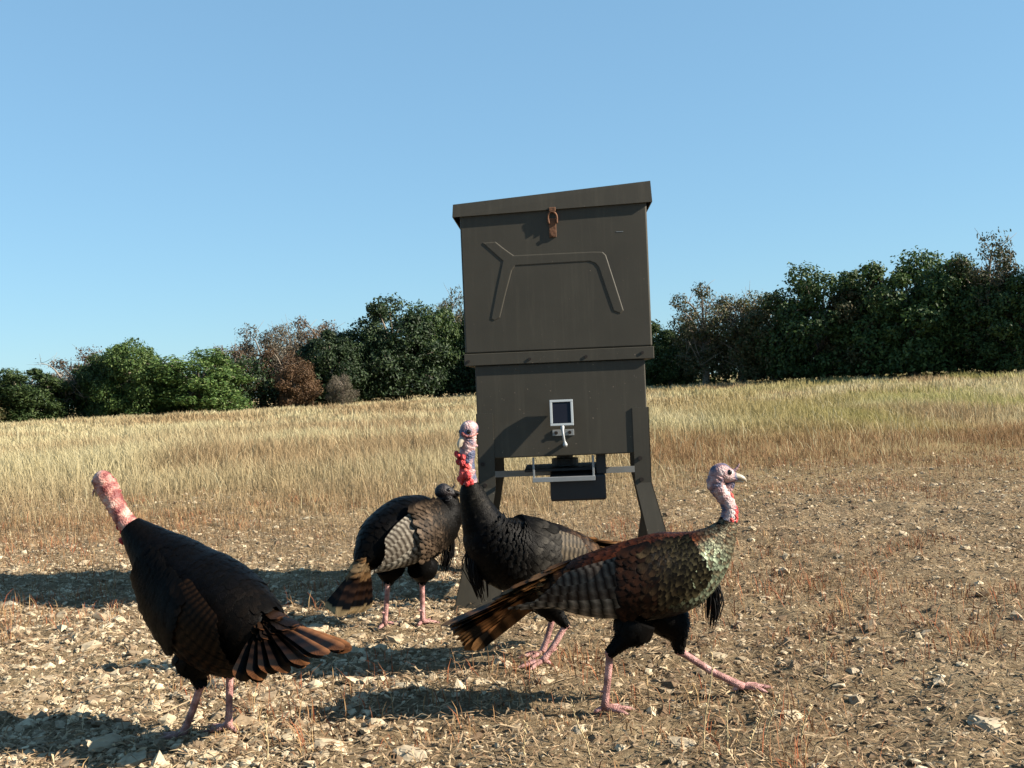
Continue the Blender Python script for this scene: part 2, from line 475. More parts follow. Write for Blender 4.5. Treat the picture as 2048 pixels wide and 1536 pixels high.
def undergrowth():
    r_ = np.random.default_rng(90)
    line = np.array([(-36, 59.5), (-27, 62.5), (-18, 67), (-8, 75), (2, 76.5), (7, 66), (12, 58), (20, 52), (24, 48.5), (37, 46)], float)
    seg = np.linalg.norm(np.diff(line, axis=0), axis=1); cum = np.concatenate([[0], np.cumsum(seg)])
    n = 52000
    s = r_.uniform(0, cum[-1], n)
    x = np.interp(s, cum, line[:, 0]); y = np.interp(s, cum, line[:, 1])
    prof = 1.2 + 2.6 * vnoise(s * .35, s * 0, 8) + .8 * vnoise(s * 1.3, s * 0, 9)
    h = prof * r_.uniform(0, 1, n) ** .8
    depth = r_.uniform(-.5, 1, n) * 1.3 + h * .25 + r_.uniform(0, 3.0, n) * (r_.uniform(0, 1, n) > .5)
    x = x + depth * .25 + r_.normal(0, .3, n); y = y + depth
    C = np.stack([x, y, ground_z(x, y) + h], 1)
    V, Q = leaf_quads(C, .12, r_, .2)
    o = obj_np('undergrowth', V, Q, M['leaf_dark_shade'])
    tag(o, 'leafy undergrowth darkened by painted shade along the foot of the trees', None, None, 'stuff')
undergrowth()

# ------------------------------------------------------------------ grass, litter and gravel (nobody could count them)
def blades(x, y, h, w, lean, col_base, col_tip, r_, segs=2, zoff=0.0):
    n = len(x)
    z = ground_z(x, y) + zoff
    a = r_.uniform(0, 2 * math.pi, n)
    side = np.stack([np.cos(a), np.sin(a), np.zeros(n)], 1)
    b = r_.uniform(0, 2 * math.pi, n)
    ld = np.stack([np.cos(b), np.sin(b), np.zeros(n)], 1) * (lean * h)[:, None]
    ld[:, 0] -= .06 * h
    base = np.stack([x, y, z], 1)
    mid = base + ld * .35 + np.array([0, 0, .58]) * h[:, None]
    tip = base + ld * 1.0 + np.array([0, 0, 1.0]) * h[:, None] * np.sqrt(np.clip(1 - (lean * .6) ** 2, .2, 1))[:, None]
    ww = w[:, None]
    V = np.stack([base - side * ww * .5, base + side * ww * .5, mid - side * ww * .42, mid + side * ww * .42, tip], 1).reshape(-1, 3)
    k = np.arange(n)[:, None] * 5
    Q = k + np.array([[0, 1, 3, 2]]); T = k + np.array([[2, 3, 4]])
    C = np.ones((n, 5, 4))
    cm = (col_base + col_tip) / 2
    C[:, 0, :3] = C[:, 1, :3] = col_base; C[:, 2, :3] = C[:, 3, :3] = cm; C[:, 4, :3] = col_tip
    return V, Q, T, C.reshape(-1, 4)

def lerp3(c0, c1, t): return np.asarray(c0)[None] * (1 - t[:, None]) + np.asarray(c1)[None] * t[:, None]

def build_grass():
    r_ = np.random.default_rng(11)
    parts = []
    def zone(n, d0, d1, hmin, hmax, wpx, power=1.0):
        d = d0 + (d1 - d0) * r_.uniform(0, 1, n) ** power
        x = r_.uniform(-1, 1, n) * (.53 * d + 1.3)
        # tufts
        q = r_.integers(0, max(1, n // 7), n)
        tx = x[q]; td = d[q]
        tuft = r_.uniform(0, 1, n) < .65
        sc = .05 + .006 * d
        x = np.where(tuft, tx + r_.normal(0, 1, n) * sc, x); d = np.where(tuft, td + r_.normal(0, 1, n) * sc, d)
        e = grass_edge(x)
        p = sstep(-1.6, 4.2, d - e) * (.32 + .68 * sstep(.25, .62, vnoise(x * .7, d * .7, 12)))
        keep = r_.uniform(0, 1, n) < p
        x, d = x[keep], d[keep]; n = len(x)
        e = grass_edge(x)
        grow = .20 + .58 * sstep(-.5, 9.0, d - e)
        h = (hmin + (hmax - hmin) * r_.uniform(0, 1, n) ** 1.6) * grow * (.5 + .95 * vnoise(x * .8, d * .6, 13))
        lean = np.abs(r_.normal(.42, .34, n)).clip(0, 1.4)
        w = wpx * d * r_.uniform(.6, 1.3, n)
        t = r_.uniform(0, 1, n)
        straw = lerp3((.46, .385, .20), (.68, .61, .38), t)
        brown = lerp3((.24, .135, .07), (.40, .26, .13), t)
        green = lerp3((.27, .27, .07), (.42, .40, .14), t)
        nb = vnoise(x * .35 + 5, d * .22, 14)
        fb = (sstep(.35, .7, nb) * .7 + .75 * (1 - sstep(2.0, 7.5, d - e))).clip(0, 1)
        fg = sstep(.02, .42, x / d) * sstep(.3, .7, vnoise(x * .4, d * .2, 15)) * sstep(3, 9, d - e)
        c = straw * (1 - fb[:, None]) + brown * fb[:, None]
        c = c * (1 - .75 * fg[:, None]) + green * .75 * fg[:, None]
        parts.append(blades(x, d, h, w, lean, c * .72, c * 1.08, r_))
    zone(150000, 4.6, 14, .08, .42, .0005, .85)
    zone(150000, 12, 27, .10, .38, .00055, .8)
    zone(140000, 26, 80, .14, .40, .0008, .75)
    # scattered taller pale stems
    n = 5000
    d = 6.5 + 30 * r_.uniform(0, 1, n) ** 1.2; x = r_.uniform(-1, 1, n) * (.53 * d + 1.3)
    k = r_.uniform(0, 1, n) < sstep(0, 3, d - grass_edge(x)); x, d = x[k], d[k]; n = len(x)
    c = lerp3((.55, .45, .25), (.74, .66, .42), r_.uniform(0, 1, n))
    parts.append(blades(x, d, r_.uniform(.12, .38, n) * (.5 + .5 * sstep(0, 7, d - grass_edge(x))), .0005 * d, np.abs(r_.normal(.5, .4, n)).clip(0, 1.4), c * .8, c, r_))
    V, Q, T, C = [], [], [], []; off = 0
    for v, q, t, c in parts:
        V.append(v); Q.append(q + off); T.append(t + off); C.append(c); off += len(v)
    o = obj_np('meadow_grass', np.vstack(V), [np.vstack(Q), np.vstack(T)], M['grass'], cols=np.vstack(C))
    tag(o, 'tall dry straw-coloured meadow grass filling the field', None, None, 'stuff')
build_grass()

def build_weeds():
    """short rusty weeds and dry stubble standing on the bare stony ground"""
    r_ = np.random.default_rng(15)
    n = 34000
    d = 2.0 + 7.5 * r_.uniform(0, 1, n) ** .8
    x = r_.uniform(-1, 1, n) * (.53 * d + .7)
    q = r_.integers(0, n // 14, n); tuft = r_.uniform(0, 1, n) < .85
    x = np.where(tuft, x[q] + r_.normal(0, .035, n), x); d = np.where(tuft, d[q] + r_.normal(0, .035, n), d)
    pn = vnoise(x * 1.6 + 9, d * 1.6, 16) + .22 * np.exp(-((x - .65) / .5) ** 2 - ((d - 2.9) / .6) ** 2) + .15 * np.exp(-((x + .25) / .35) ** 2 - ((d - 2.5) / .3) ** 2)
    keep = (d > 1.9) & (r_.uniform(0, 1, n) < .25 + .9 * sstep(.42, .7, pn))
    x, d, pn = x[keep], d[keep], pn[keep]; n = len(x)
    h = r_.uniform(.012, .06, n) * (.7 + .9 * sstep(.5, .8, pn))
    w = r_.uniform(.0015, .0035, n)
    t = r_.uniform(0, 1, n)
    c = lerp3((.17, .06, .03), (.42, .29, .14), t)
    red = (r_.uniform(0, 1, n) < .35 * sstep(.5, .75, pn))[:, None]
    c = np.where(red, lerp3((.26, .07, .03), (.34, .13, .06), t), c)
    V, Q, T, C = blades(x, d, h, w, np.abs(r_.normal(.5, .35, n)).clip(0, 1.3), c * .8, c * 1.1, r_)
    o = obj_np('stubble_weeds', V, [Q, T], M['litter'], cols=C)
    tag(o, 'short rusty weeds and dry stubble on the stony ground', None, None, 'stuff')
build_weeds()

def build_litter():
    r_ = np.random.default_rng(16)
    n = 105000
    d = 2.0 + 8 * r_.uniform(0, 1, n) ** 1.1
    x = r_.uniform(-1, 1, n) * (.53 * d + .7)
    L = r_.uniform(.012, .06, n) * (1 + 1.2 * (r_.uniform(0, 1, n) > .95)); w = r_.uniform(.0008, .0027, n)
    a = r_.uniform(0, 2 * math.pi, n); tilt = r_.normal(0, .22, n)
    dr = np.stack([np.cos(a) * np.cos(tilt), np.sin(a) * np.cos(tilt), np.sin(tilt)], 1)
    sd = np.stack([-np.sin(a), np.cos(a), r_.normal(0, .4, n)], 1)
    z = ground_z(x, d) + r_.uniform(.001, .02, n)
    c = np.stack([x, d, z], 1)
    bend = np.array([0, 0, 1.0]) * (L * r_.uniform(-.1, .25, n))[:, None]
    V = np.stack([c - dr * L[:, None] / 2, c - sd * w[:, None] + bend, c + dr * L[:, None] / 2, c + sd * w[:, None] + bend], 1).reshape(-1, 3)
    t = r_.uniform(0, 1, n)
    col = lerp3((.17, .10, .055), (.46, .35, .215), t)
    C = np.ones((n, 4, 4)); C[:, :, :3] = col[:, None]
    o = obj_np('straw_litter', V, np.arange(n * 4).reshape(n, 4), M['litter'], cols=C.reshape(-1, 4))
    tag(o, 'broken straw and twig litter strewn over the ground', None, None, 'stuff')
build_litter()

def icosphere(sub):
    bm = bmesh.new(); bmesh.ops.create_icosphere(bm, subdivisions=sub, radius=1.0)
    V = np.array([v.co[:] for v in bm.verts]); F = np.array([[v.index for v in f.verts] for f in bm.faces]); bm.free()
    return V, F

def build_gravel():
    r_ = np.random.default_rng(17)
    n = 118000
    d = 2.0 + 8.5 * r_.uniform(0, 1, n) ** 1.15
    x = r_.uniform(-1, 1, n) * (.53 * d + .7)
    dens = sstep(.2, .6, vnoise(x * 1.2, d * 1.2, 18)) * .65 + .35
    dens = dens * (1 - .6 * sstep(-.3, 1.5, d - grass_edge(x))) * (.65 + .5 * sstep(.5, -.8, x))
    k = r_.uniform(0, 1, n) < dens
    x, d = x[k], d[k]; n = len(x)
    size = (r_.lognormal(math.log(.0050), .56, n)).clip(.002, .026)
    size = size * (1 + .18 * sstep(.5, -.5, x) * sstep(5.5, 3.5, d))
    big = size > .0080
    octa = (np.array([(1, 0, 0), (-1, 0, 0), (0, 1, 0), (0, -1, 0), (0, 0, 1), (0, 0, -1)], float),
            np.array([(0, 2, 4), (2, 1, 4), (1, 3, 4), (3, 0, 4), (2, 0, 5), (1, 2, 5), (3, 1, 5), (0, 3, 5)]))
    Vs, Fs, Cs = [], [], []; off = 0
    for (B, F), sel in ((icosphere(1), big), (octa, ~big)):
        xs, ds, ss = x[sel], d[sel], size[sel]; m = len(xs); nb = len(B)
        jit = 1 + r_.normal(0, .24, (m, nb, 1))
        sc = np.stack([r_.uniform(.8, 1.6, m), r_.uniform(.8, 1.3, m), r_.uniform(.4, .85, m)], 1)
        P = B[None] * jit * sc[:, None]
        tl = r_.normal(0, .3, m); ct, st = np.cos(tl)[:, None], np.sin(tl)[:, None]
        P = np.stack([P[..., 0] * ct - P[..., 2] * st, P[..., 1], P[..., 0] * st + P[..., 2] * ct], -1)
        a = r_.uniform(0, 6.28, m); ca, sa = np.cos(a)[:, None], np.sin(a)[:, None]
        P = np.stack([P[..., 0] * ca - P[..., 1] * sa, P[..., 0] * sa + P[..., 1] * ca, P[..., 2]], -1) * ss[:, None, None]
        P[..., 0] += xs[:, None]; P[..., 1] += ds[:, None]; P[..., 2] += (ground_z(xs, ds) + ss * .02)[:, None]
        t = r_.uniform(0, 1, m) ** (1.0 + 1.0 * sstep(-.4, .6, xs))
        col = lerp3((.14, .092, .055), (.55, .46, .315), t)
        C = np.ones((m, nb, 4)); C[:, :, :3] = col[:, None]
        Vs.append(P.reshape(-1, 3)); Cs.append(C.reshape(-1, 4))
        Fs.append((F[None] + (np.arange(m) * nb)[:, None, None]).reshape(-1, 3) + off); off += m * nb
    o = obj_np('gravel', np.vstack(Vs), np.vstack(Fs), M['stone'], cols=np.vstack(Cs))
    tag(o, 'pale limestone gravel scattered over the bare ground', None, None, 'stuff')
build_gravel()
# ------------------------------------------------------------------ loose limestone pieces big enough to pick apart
def build_stones():
    r_ = np.random.default_rng(23)
    meshes = []
    B, F = icosphere(3)
    for k in range(6):
        P = B.copy()
        for q in range(14):                                  # chip flat facets off a lump
            nn = r_.normal(size=3); nn /= np.linalg.norm(nn); dlim = r_.uniform(.42, .8)
            over = np.maximum(P @ nn - dlim, 0); P = P - over[:, None] * nn
        P += r_.normal(0, .03, P.shape)
        P = P * np.array([1.25, .95, r_.uniform(.42, .62)])
        cl = .8 + .35 * vnoise(P[:, 0] * 4, P[:, 1] * 4 + P[:, 2] * 3, 30 + k)
        C = np.ones((len(P), 4)); C[:, :3] = np.array([.40, .33, .23]) * cl[:, None]
        meshes.append(mesh_np('limestone', P, F, C, False, (M['stone'],)))
    named = [  # x, depth, size, yaw, label
        (-.955, 2.73, .034, .3, 'pale pointed limestone lump left of the left turkey\'s feet'),
        (-1.04, 2.58, .05, 1.2, 'flat grey limestone slab at the lower left corner'),
        (-.86, 3.05, .018, 2.0, 'small rounded limestone pebble on open ground left of the left turkey'),
        (-.49, 2.52, .052, .4, 'flat pale limestone slab right of the left turkey\'s feet'),
        (-.28, 2.45, .045, 2.2, 'rough pale limestone piece at the bottom left of centre'),
        (.13, 2.60, .028, 1.0, 'pale limestone piece left of the striding turkey\'s planted foot'),
        (.36, 2.50, .040, 2.8, 'broad pale limestone piece below the striding turkey'),
        (.66, 2.62, .036, .9, 'upright pale limestone lump right of the striding turkey\'s forward foot'),
        (1.10, 2.50, .055, 2.4, 'wide flat limestone slab at the lower right'),
        (.93, 2.98, .022, 1.7, 'small bright limestone piece in the rusty weeds at right'),
        (1.28, 3.35, .026, .2, 'oval bright limestone piece far right on open ground'),
        (.85, 5.0, .034, .6, 'bright limestone piece right of the striding turkey\'s breast'),
        (1.13, 2.86, .030, 1.1, 'rounded limestone lump above the slab at the lower right'),
    ]
    for k, (x, d, s, yaw, label) in enumerate(named):
        o = link(bpy.data.objects.new('limestone_piece', meshes[k % 6]))
        o.location = (x, d, float(ground_z(x, d)) + s * .02)
        o.scale = (s, s, s); o.rotation_euler = (r_.normal(0, .12), r_.normal(0, .12), yaw)
        tag(o, label, 'stone', 'larger limestone pieces on the bare ground')
    for k in range(34):
        d = 2.15 + 5.0 * r_.uniform() ** 1.2
        x = r_.uniform(-1, 1) * (.50 * d + .2)
        if x > .3 and r_.uniform() < .35: x = -x
        s = float(np.clip(r_.lognormal(math.log(.018), .3), .012, .032))
        o = link(bpy.data.objects.new('limestone_piece', meshes[int(r_.integers(0, 6))]))
        o.location = (x, d, float(ground_z(x, d)) - s * .05)
        o.scale = (s, s * r_.uniform(.75, 1.1), s * r_.uniform(.8, 1.2)); o.rotation_euler = (r_.normal(0, .18), r_.normal(0, .18), r_.uniform(0, 6.28))
        tag(o, 'unremarkable pale limestone piece lying loose among the gravel', 'stone', 'larger limestone pieces on the bare ground')
build_stones()

def build_stalks():
    r_ = np.random.default_rng(31)
    spots = [ # x, depth, height, lean x, label
        (.405, 2.42, .225, .03, 'tallest thin dry stalk crossing the striding turkey\'s raised leg'),
        (.455, 2.40, .125, .012, 'shorter straight dry stalk right of the tallest stalk'),
        (.545, 2.44, .105, .045, 'zigzag dry stalk leaning right at the lower right of centre'),
        (.505, 2.40, .075, .03, 'short bent dry stalk left of the zigzag stalk'),
        (.145, 2.40, .14, -.04, 'thin dry stalk leaning left below the striding turkey'),
        (-.005, 2.40, .085, .002, 'short upright dry stalk at the bottom centre'),
        (-.60, 2.42, .10, .004, 'thin dry stalk beside the left turkey\'s hanging feathers'),
        (.63, 2.42, .08, .03, 'small dry stalk near the upright pale stone'),
        (.84, 2.95, .115, .012, 'lone dry stalk among the rusty weeds at right'),
        (.27, 2.38, .06, .02, 'shortest dry stalk below the striding turkey\'s planted foot'),
    ]
    for x, d, h, lx, label in spots:
        z = float(ground_z(x, d))
        P = smooth_path([(0, 0, -.005), (lx * .3 + r_.normal(0, .003), r_.normal(0, .004), h * .35), (lx * .7 + r_.normal(0, .004), r_.normal(0, .004), h * .7), (lx, 0, h)], 12)
        acc = Acc()
        c = np.array([.50, .39, .22])
        acc.add(*tube(P, np.linspace(.0021, .0010, 12), 5), col=np.tile(c, (62, 1)))
        for q in range(10):                                  # little seed husks up the stem
            p = P[2 + q % 10]; a = r_.uniform(0, 6.28)
            e = p + np.array([math.cos(a) * .006, math.sin(a) * .006, .008])
            V, Q, T = tube(np.array([p, (p + e) / 2, e]), [.0008, .0022, .0005], 4)
            acc.add(V, Q, T, col=np.tile(c * r_.uniform(.8, 1.2), (len(V), 1)))
        o = acc.obj('dry_stalk', M['litter']); o.location = (x, d, z)
        tag(o, label, 'stalk', 'dry stalks standing in the foreground')
build_stalks()

# ------------------------------------------------------------------ the feeder
def mat_paint():
    m, nt, N, L, b = nodes('olive_paint')
    tc = N.new('ShaderNodeTexCoord')
    n1 = N.new('ShaderNodeTexNoise'); n1.inputs['Scale'].default_value = 3.5; n1.inputs['Detail'].default_value = 8; n1.inputs['Roughness'].default_value = .65
    n2 = N.new('ShaderNodeTexNoise'); n2.inputs['Scale'].default_value = 160; n2.inputs['Detail'].default_value = 3
    L.new(tc.outputs['Object'], n1.inputs['Vector']); L.new(tc.outputs['Object'], n2.inputs['Vector'])
    r = N.new('ShaderNodeValToRGB')
    r.color_ramp.elements[0].position = .3; r.color_ramp.elements[0].color = (.034, .030, .0215, 1)
    r.color_ramp.elements[1].position = .72; r.color_ramp.elements[1].color = (.046, .041, .030, 1)
    L.new(n1.outputs['Fac'], r.inputs['Fac'])
    # thin dust washed down in streaks, and fine specks where the paint is chipped
    mp = N.new('ShaderNodeMapping'); mp.inputs['Scale'].default_value = (34, 34, 2.2); L.new(tc.outputs['Object'], mp.inputs['Vector'])
    n3 = N.new('ShaderNodeTexNoise'); n3.inputs['Scale'].default_value = 1.0; n3.inputs['Detail'].default_value = 6; n3.inputs['Roughness'].default_value = .7
    L.new(mp.outputs[0], n3.inputs['Vector'])
    m3 = N.new('ShaderNodeMapRange'); m3.inputs['From Min'].default_value = .52; m3.inputs['From Max'].default_value = .85; m3.inputs['To Max'].default_value = .30
    L.new(n3.outputs['Fac'], m3.inputs['Value'])
    dx = N.new('ShaderNodeMix'); dx.data_type = 'RGBA'; dx.inputs['B'].default_value = (.11, .095, .07, 1)
    L.new(m3.outputs[0], dx.inputs['Factor']); L.new(r.outputs[0], dx.inputs['A'])
    n4 = N.new('ShaderNodeTexNoise'); n4.inputs['Scale'].default_value = 95; n4.inputs['Detail'].default_value = 1; L.new(tc.outputs['Object'], n4.inputs['Vector'])
    m4 = N.new('ShaderNodeMapRange'); m4.inputs['From Min'].default_value = .765; m4.inputs['From Max'].default_value = .80; L.new(n4.outputs['Fac'], m4.inputs['Value'])
    sx = N.new('ShaderNodeMix'); sx.data_type = 'RGBA'; sx.inputs['B'].default_value = (.15, .12, .09, 1)
    L.new(m4.outputs[0], sx.inputs['Factor']); L.new(dx.outputs['Result'], sx.inputs['A'])
    L.new(sx.outputs['Result'], b.inputs['Base Color'])
    mr = N.new('ShaderNodeMapRange'); mr.inputs['To Min'].default_value = .5; mr.inputs['To Max'].default_value = .72
    L.new(n1.outputs['Fac'], mr.inputs['Value']); L.new(mr.outputs[0], b.inputs['Roughness'])
    b.inputs['Specular IOR Level'].default_value = .3
    bp = N.new('ShaderNodeBump'); bp.inputs['Strength'].default_value = .12; bp.inputs['Distance'].default_value = .001
    L.new(n2.outputs['Fac'], bp.inputs['Height']); L.new(bp.outputs[0], b.inputs['Normal'])
    return m
M['paint'] = mat_paint()
M['rust'] = mat_plain('rust', (.11, .048, .022), .85, .1, .6, 60, .5)
M['galv'] = mat_plain('galvanised_steel', (.26, .27, .27), .5, .5, .15, 25)
M['white_plastic'] = mat_plain('white_frame', (.25, .275, .285), .5, 0, .06, 20)
M['cell'] = mat_plain('solar_cell', (.006, .006, .010), .35, 0, .3, 25, 0, .25)
M['black_plastic'] = mat_plain('black_plastic', (.010, .010, .011), .55, 0, .2, 40)
M['hole'] = mat_plain('dark_bolt', (.014, .009, .006), .7, .3, .3, 60)

def disc(bm, x, z, y0, y1, r, n=12):
    prism(bm, [(x + r * math.cos(a * 2 * math.pi / n), z + r * math.sin(a * 2 * math.pi / n)) for a in range(n)], y0, y1)

def build_feeder():
    FX = .19
    f = empty('game_feeder', (FX, 4.1, 0), R(-2.5))
    tag(f, 'dark olive steel game feeder box on four splayed legs, with solar panel', 'game feeder')
    P = M['paint']
    X = lambda x: x - FX
    D = .70
    # hopper with a proud flange round the bottom
    bm = bmesh.new()
    bm_box(bm, X(-.178), X(.552), 0, D, .985, 1.56, .006)
    bm_box(bm, X(-.183), X(.557), -.005, D + .005, .937, .984, .002)
    hop = obj_bm('hopper', bm, P, f)
    # lid: wedge-shaped pressed cover with a skirt all round, a little lopsided
    bm = bmesh.new()
    x0, x1, y0, y1 = X(-.206), X(.574), -.012, D + .03
    t = .004
    def q(*p): bm.faces.new([bm.verts.new(v) for v in p])
    bl, br, tl, tr = 1.521, 1.544, 1.571, 1.626
    dz = -.0
    outer = [(x0, y0, bl), (x1, y0, br), (x1, y1, br + dz), (x0, y1, bl + dz)]
    top = [(x0 + .004, y0 + .004, tl), (x1 - .004, y0 + .004, tr), (x1 - .004, y1 - .004, tr + dz), (x0 + .004, y1 - .004, tl + dz)]
    inn = [(x0 + t, y0 + t, bl), (x1 - t, y0 + t, br), (x1 - t, y1 - t, br + dz), (x0 + t, y1 - t, bl + dz)]
    it = [(x0 + t + .004, y0 + t + .004, tl - t), (x1 - t - .004, y0 + t + .004, tr - t), (x1 - t - .004, y1 - t - .004, tr + dz - t), (x0 + t + .004, y1 - t - .004, tl + dz - t)]
    q(*top); q(*it[::-1])
    for a in range(4):
        b = (a + 1) % 4
        q(outer[a], outer[b], top[b], top[a]); q(inn[b], inn[a], it[a], it[b]); q(outer[b], outer[a], inn[a], inn[b])
    bmesh.ops.remove_doubles(bm, verts=bm.verts[:], dist=1e-5)
    obj_bm('lid', bm, P, f)
    # pressed rib on the front, traced in metres on the panel
    def fp(cx, cy):
        px, py = 860 + cx / 3.658, 340 + cy / 3.658
        u, v = px - 1024, 768 - py; c, s = math.cos(R(2.4)), math.sin(R(2.4))
        return (X((u * c + v * s) * 4.1 / 2100), CAM_H + (-u * s + v * c) * 4.1 / 2100)
    ol = [(375, 528), (480, 520), (545, 572), (612, 620), (900, 608), (1190, 596), (1262, 598), (1288, 622), (1350, 815), (1418, 1030), (1392, 1056), (1338, 1036), (1280, 870), (1228, 715), (1205, 688), (1165, 674), (900, 688), (625, 703), (602, 735), (558, 900), (514, 1082), (470, 1106), (440, 1090), (480, 880), (526, 665), (450, 598)]
    pts = [fp(*p) for p in ol]
    n = len(pts); c = np.array(pts)
    area = sum(c[i, 0] * c[(i + 1) % n, 1] - c[(i + 1) % n, 0] * c[i, 1] for i in range(n))
    if area < 0: c = c[::-1]
    def inset(c, d):
        out = []
        for i in range(n):
            a, b_, e = c[i - 1], c[i], c[(i + 1) % n]
            n1 = np.array([-(b_ - a)[1], (b_ - a)[0]]); n1 /= np.linalg.norm(n1)
            n2 = np.array([-(e - b_)[1], (e - b_)[0]]); n2 /= np.linalg.norm(n2)
            m_ = n1 + n2; m_ /= np.linalg.norm(m_)
            out.append(b_ + m_ * d / max(.5, m_ @ n1))
        return np.array(out)
    bm = bmesh.new()
    A = [bm.verts.new((p[0], .001, p[1])) for p in c]
    B = [bm.verts.new((p[0], -.0014, p[1])) for p in inset(c, .0035)]
    C = [bm.verts.new((p[0], -.0019, p[1])) for p in inset(c, .006)]
    for r1, r2 in ((A, B), (B, C)):
        for i in range(n):
            j = (i + 1) % n; bm.faces.new((r1[i], r1[j], r2[j], r2[i]))
    bm.faces.new(C)
    obj_bm('pressed_rib', bm, P, hop)
    # small scratch of bare metal
    box_obj('scratch', X(.430), X(.458), -.0009, .001, 1.4345, 1.4362, M['galv'], hop, 0)
    # rivets
    for x in (-.166, .074, .293, .512):
        bm = bmesh.new(); disc(bm, X(x), .955 + .006 * (x > .4), -.008, -.004, .006, 10)
        obj_bm('rivet', bm, M['hole'], hop)
    # hasp latch, rusty
    bm = bmesh.new()
    bm_box(bm, X(.170), X(.198), -.006, -.0005, 1.425, 1.500, .002)
    la = obj_bm('latch', bm, M['rust'], f)
    acc = Acc()
    ring = [(X(.170), -.010, 1.478), (X(.168), -.010, 1.505), (X(.176), -.0125, 1.522), (X(.190), -.0125, 1.522), (X(.201), -.010, 1.508), (X(.201), -.010, 1.478)]
    acc.add(*tube(smooth_path(ring, 20), np.full(20, .0042), 8))
    acc.obj('hasp_loop', M['rust'], la)
    box_obj('catch', X(.172), X(.198), -.0165, -.0118, 1.524, 1.541, M['rust'], la, .002)
    bm = bmesh.new(); disc(bm, X(.184), 1.437, -.009, -.0055, .008)
    obj_bm('latch_pivot', bm, M['rust'], la)
    # lower bin: set back under the hopper
    bm = bmesh.new()
    bm_box(bm, X(-.143), X(.521), .006, D - .018, .571, .936, .004)
    obj_bm('lower_bin', bm, P, f)
    # legs: folded angle with a kink and a broad foot; front and rear pairs
    zk = .455
    def leg(side, rear):
        g = -1 if side == 'l' else 1
        xi, xo = (X(-.081), X(-.147)) if g < 0 else (X(.464), X(.528))
        if rear and g > 0: xi, xo = xi + .028, xo + .028
        bm = bmesh.new()
        fo = .115 * g
        wide = .095 * -g if (g < 0) else .05 * -g
        front = [(xo, .748), (xi, .748), (xi, zk), (xi + fo * .36, .24), (xi + fo * .36 + wide * .55, .07), (xi + fo * .36 + wide * .6, -.02), (xo + fo, -.02), (xo, zk)]
        ya = (.002, .0055) if not rear else (D - .014, D - .010)
        if g > 0: front = front[::-1]
        # front flange leans out with the kink
        nn = len(front)
        sgn = -1 if not rear else 1
        lay = []
        for y in ya:
            lay.append([bm.verts.new((p[0], y + sgn * max(0, zk - p[1]) * .17, p[1])) for p in front])
        # kinked plate: split at the knee line for clean planar halves
        iU = [i for i, p in enumerate(front) if p[1] >= zk - 1e-6]; iD = [i for i, p in enumerate(front) if p[1] <= zk + 1e-6]
        for L_, fl in ((lay[0], 1), (lay[1], -1)):
            for ids in (iU, iD):
                ids = sorted(ids)
                if ids[-1] - ids[0] == len(ids) - 1 or True:
                    # keep cyclic order
                    seq = [i for i in range(nn) if i in ids]
                    vs_ = [L_[i] for i in seq]
                    bm.faces.new(vs_[::fl])
        for i in range(nn):
            j = (i + 1) % nn
            bm.faces.new((lay[0][i], lay[0][j], lay[1][j], lay[1][i]))
        # side flange
        w = .062
        sy = (ya[0] if not rear else ya[1])
        for (za, zb) in ((.748, zk), (zk, -.02)):
            def row(z):
                s_ = max(0, zk - z)
                xx = xo + fo * s_ / (zk + .02)
                yy = sy + sgn * s_ * .17
                return xx, yy
            (xa, yaa), (xb, ybb) = row(za), row(zb)
            inn_ = -sgn * w
            v = [bm.verts.new(p) for p in ((xa, yaa, za), (xa, yaa + inn_, za), (xb, ybb + inn_, zb), (xb, ybb, zb),
                                           (xa - g * .004, yaa, za), (xa - g * .004, yaa + inn_, za), (xb - g * .004, ybb + inn_, zb), (xb - g * .004, ybb, zb))]
            for ids in ((0, 1, 2, 3), (7, 6, 5, 4), (0, 4, 5, 1), (1, 5, 6, 2), (2, 6, 7, 3), (3, 7, 4, 0)):
                bm.faces.new([v[i] for i in ids])
        o = obj_bm('leg', bm, P, f)
        # bolts, and the square punched hole in the foot
        if not rear:
            for (bx, bz) in (((X(-.128) if g < 0 else X(.487)), .551), ((X(-.122) if g < 0 else X(.489)), .468)):
                b2 = bmesh.new(); disc(b2, bx, bz, -.0025, .0025, .0085, 10); obj_bm('bolt', b2, M['hole'], o)
            if g < 0:
                z_ = .092; yf = .002 - (zk - z_) * .17
                box_obj('foot_hole', X(-.168), X(-.138), yf - .003, yf + .004, .081, .104, M['hole'], o, 0)
        return o
    for s_ in 'lr':
        leg(s_, False); leg(s_, True)
    # galvanised cross strap between the legs
    yb = .33
    bm = bmesh.new(); bm_box(bm, X(-.135), X(.52), .33, .334, .468, .494, .0005)
    obj_bm('cross_strap', bm, M['galv'], f)
    bm = bmesh.new(); bm_box(bm, X(.03), X(.36), .14, .40, .500, .512, .002)
    obj_bm('motor_tray', bm, M['black_plastic'], f)
    # hanger bracket
    bm = bmesh.new()
    bm_box(bm, X(.066), X(.074), .020, .028, .482, .568, .001); bm_box(bm, X(.300), X(.308), .020, .028, .482, .568, .001)
    bm_box(bm, X(.064), X(.310), .012, .029, .470, .488, .001)
    obj_bm('hanger_bracket', bm, M['galv'], f)
    # throw tube, collar, control box
    acc = Acc()
    cx, cy = X(.195), .26
    acc.add(*tube([(cx, cy, .585), (cx, cy, .545), (cx, cy, .544), (cx, cy, .518)], [.034, .034, .055, .055], 20))
    acc.obj('drop_tube', M['black_plastic'], f, False)
    bm = bmesh.new(); bm_box(bm, X(.318), X(.356), .06, .10, .49, .572, .003)
    obj_bm('motor_clip', bm, M['black_plastic'], f)
    bm = bmesh.new(); bm_box(bm, X(.132), X(.352), .05, .34, .388, .490, .008)
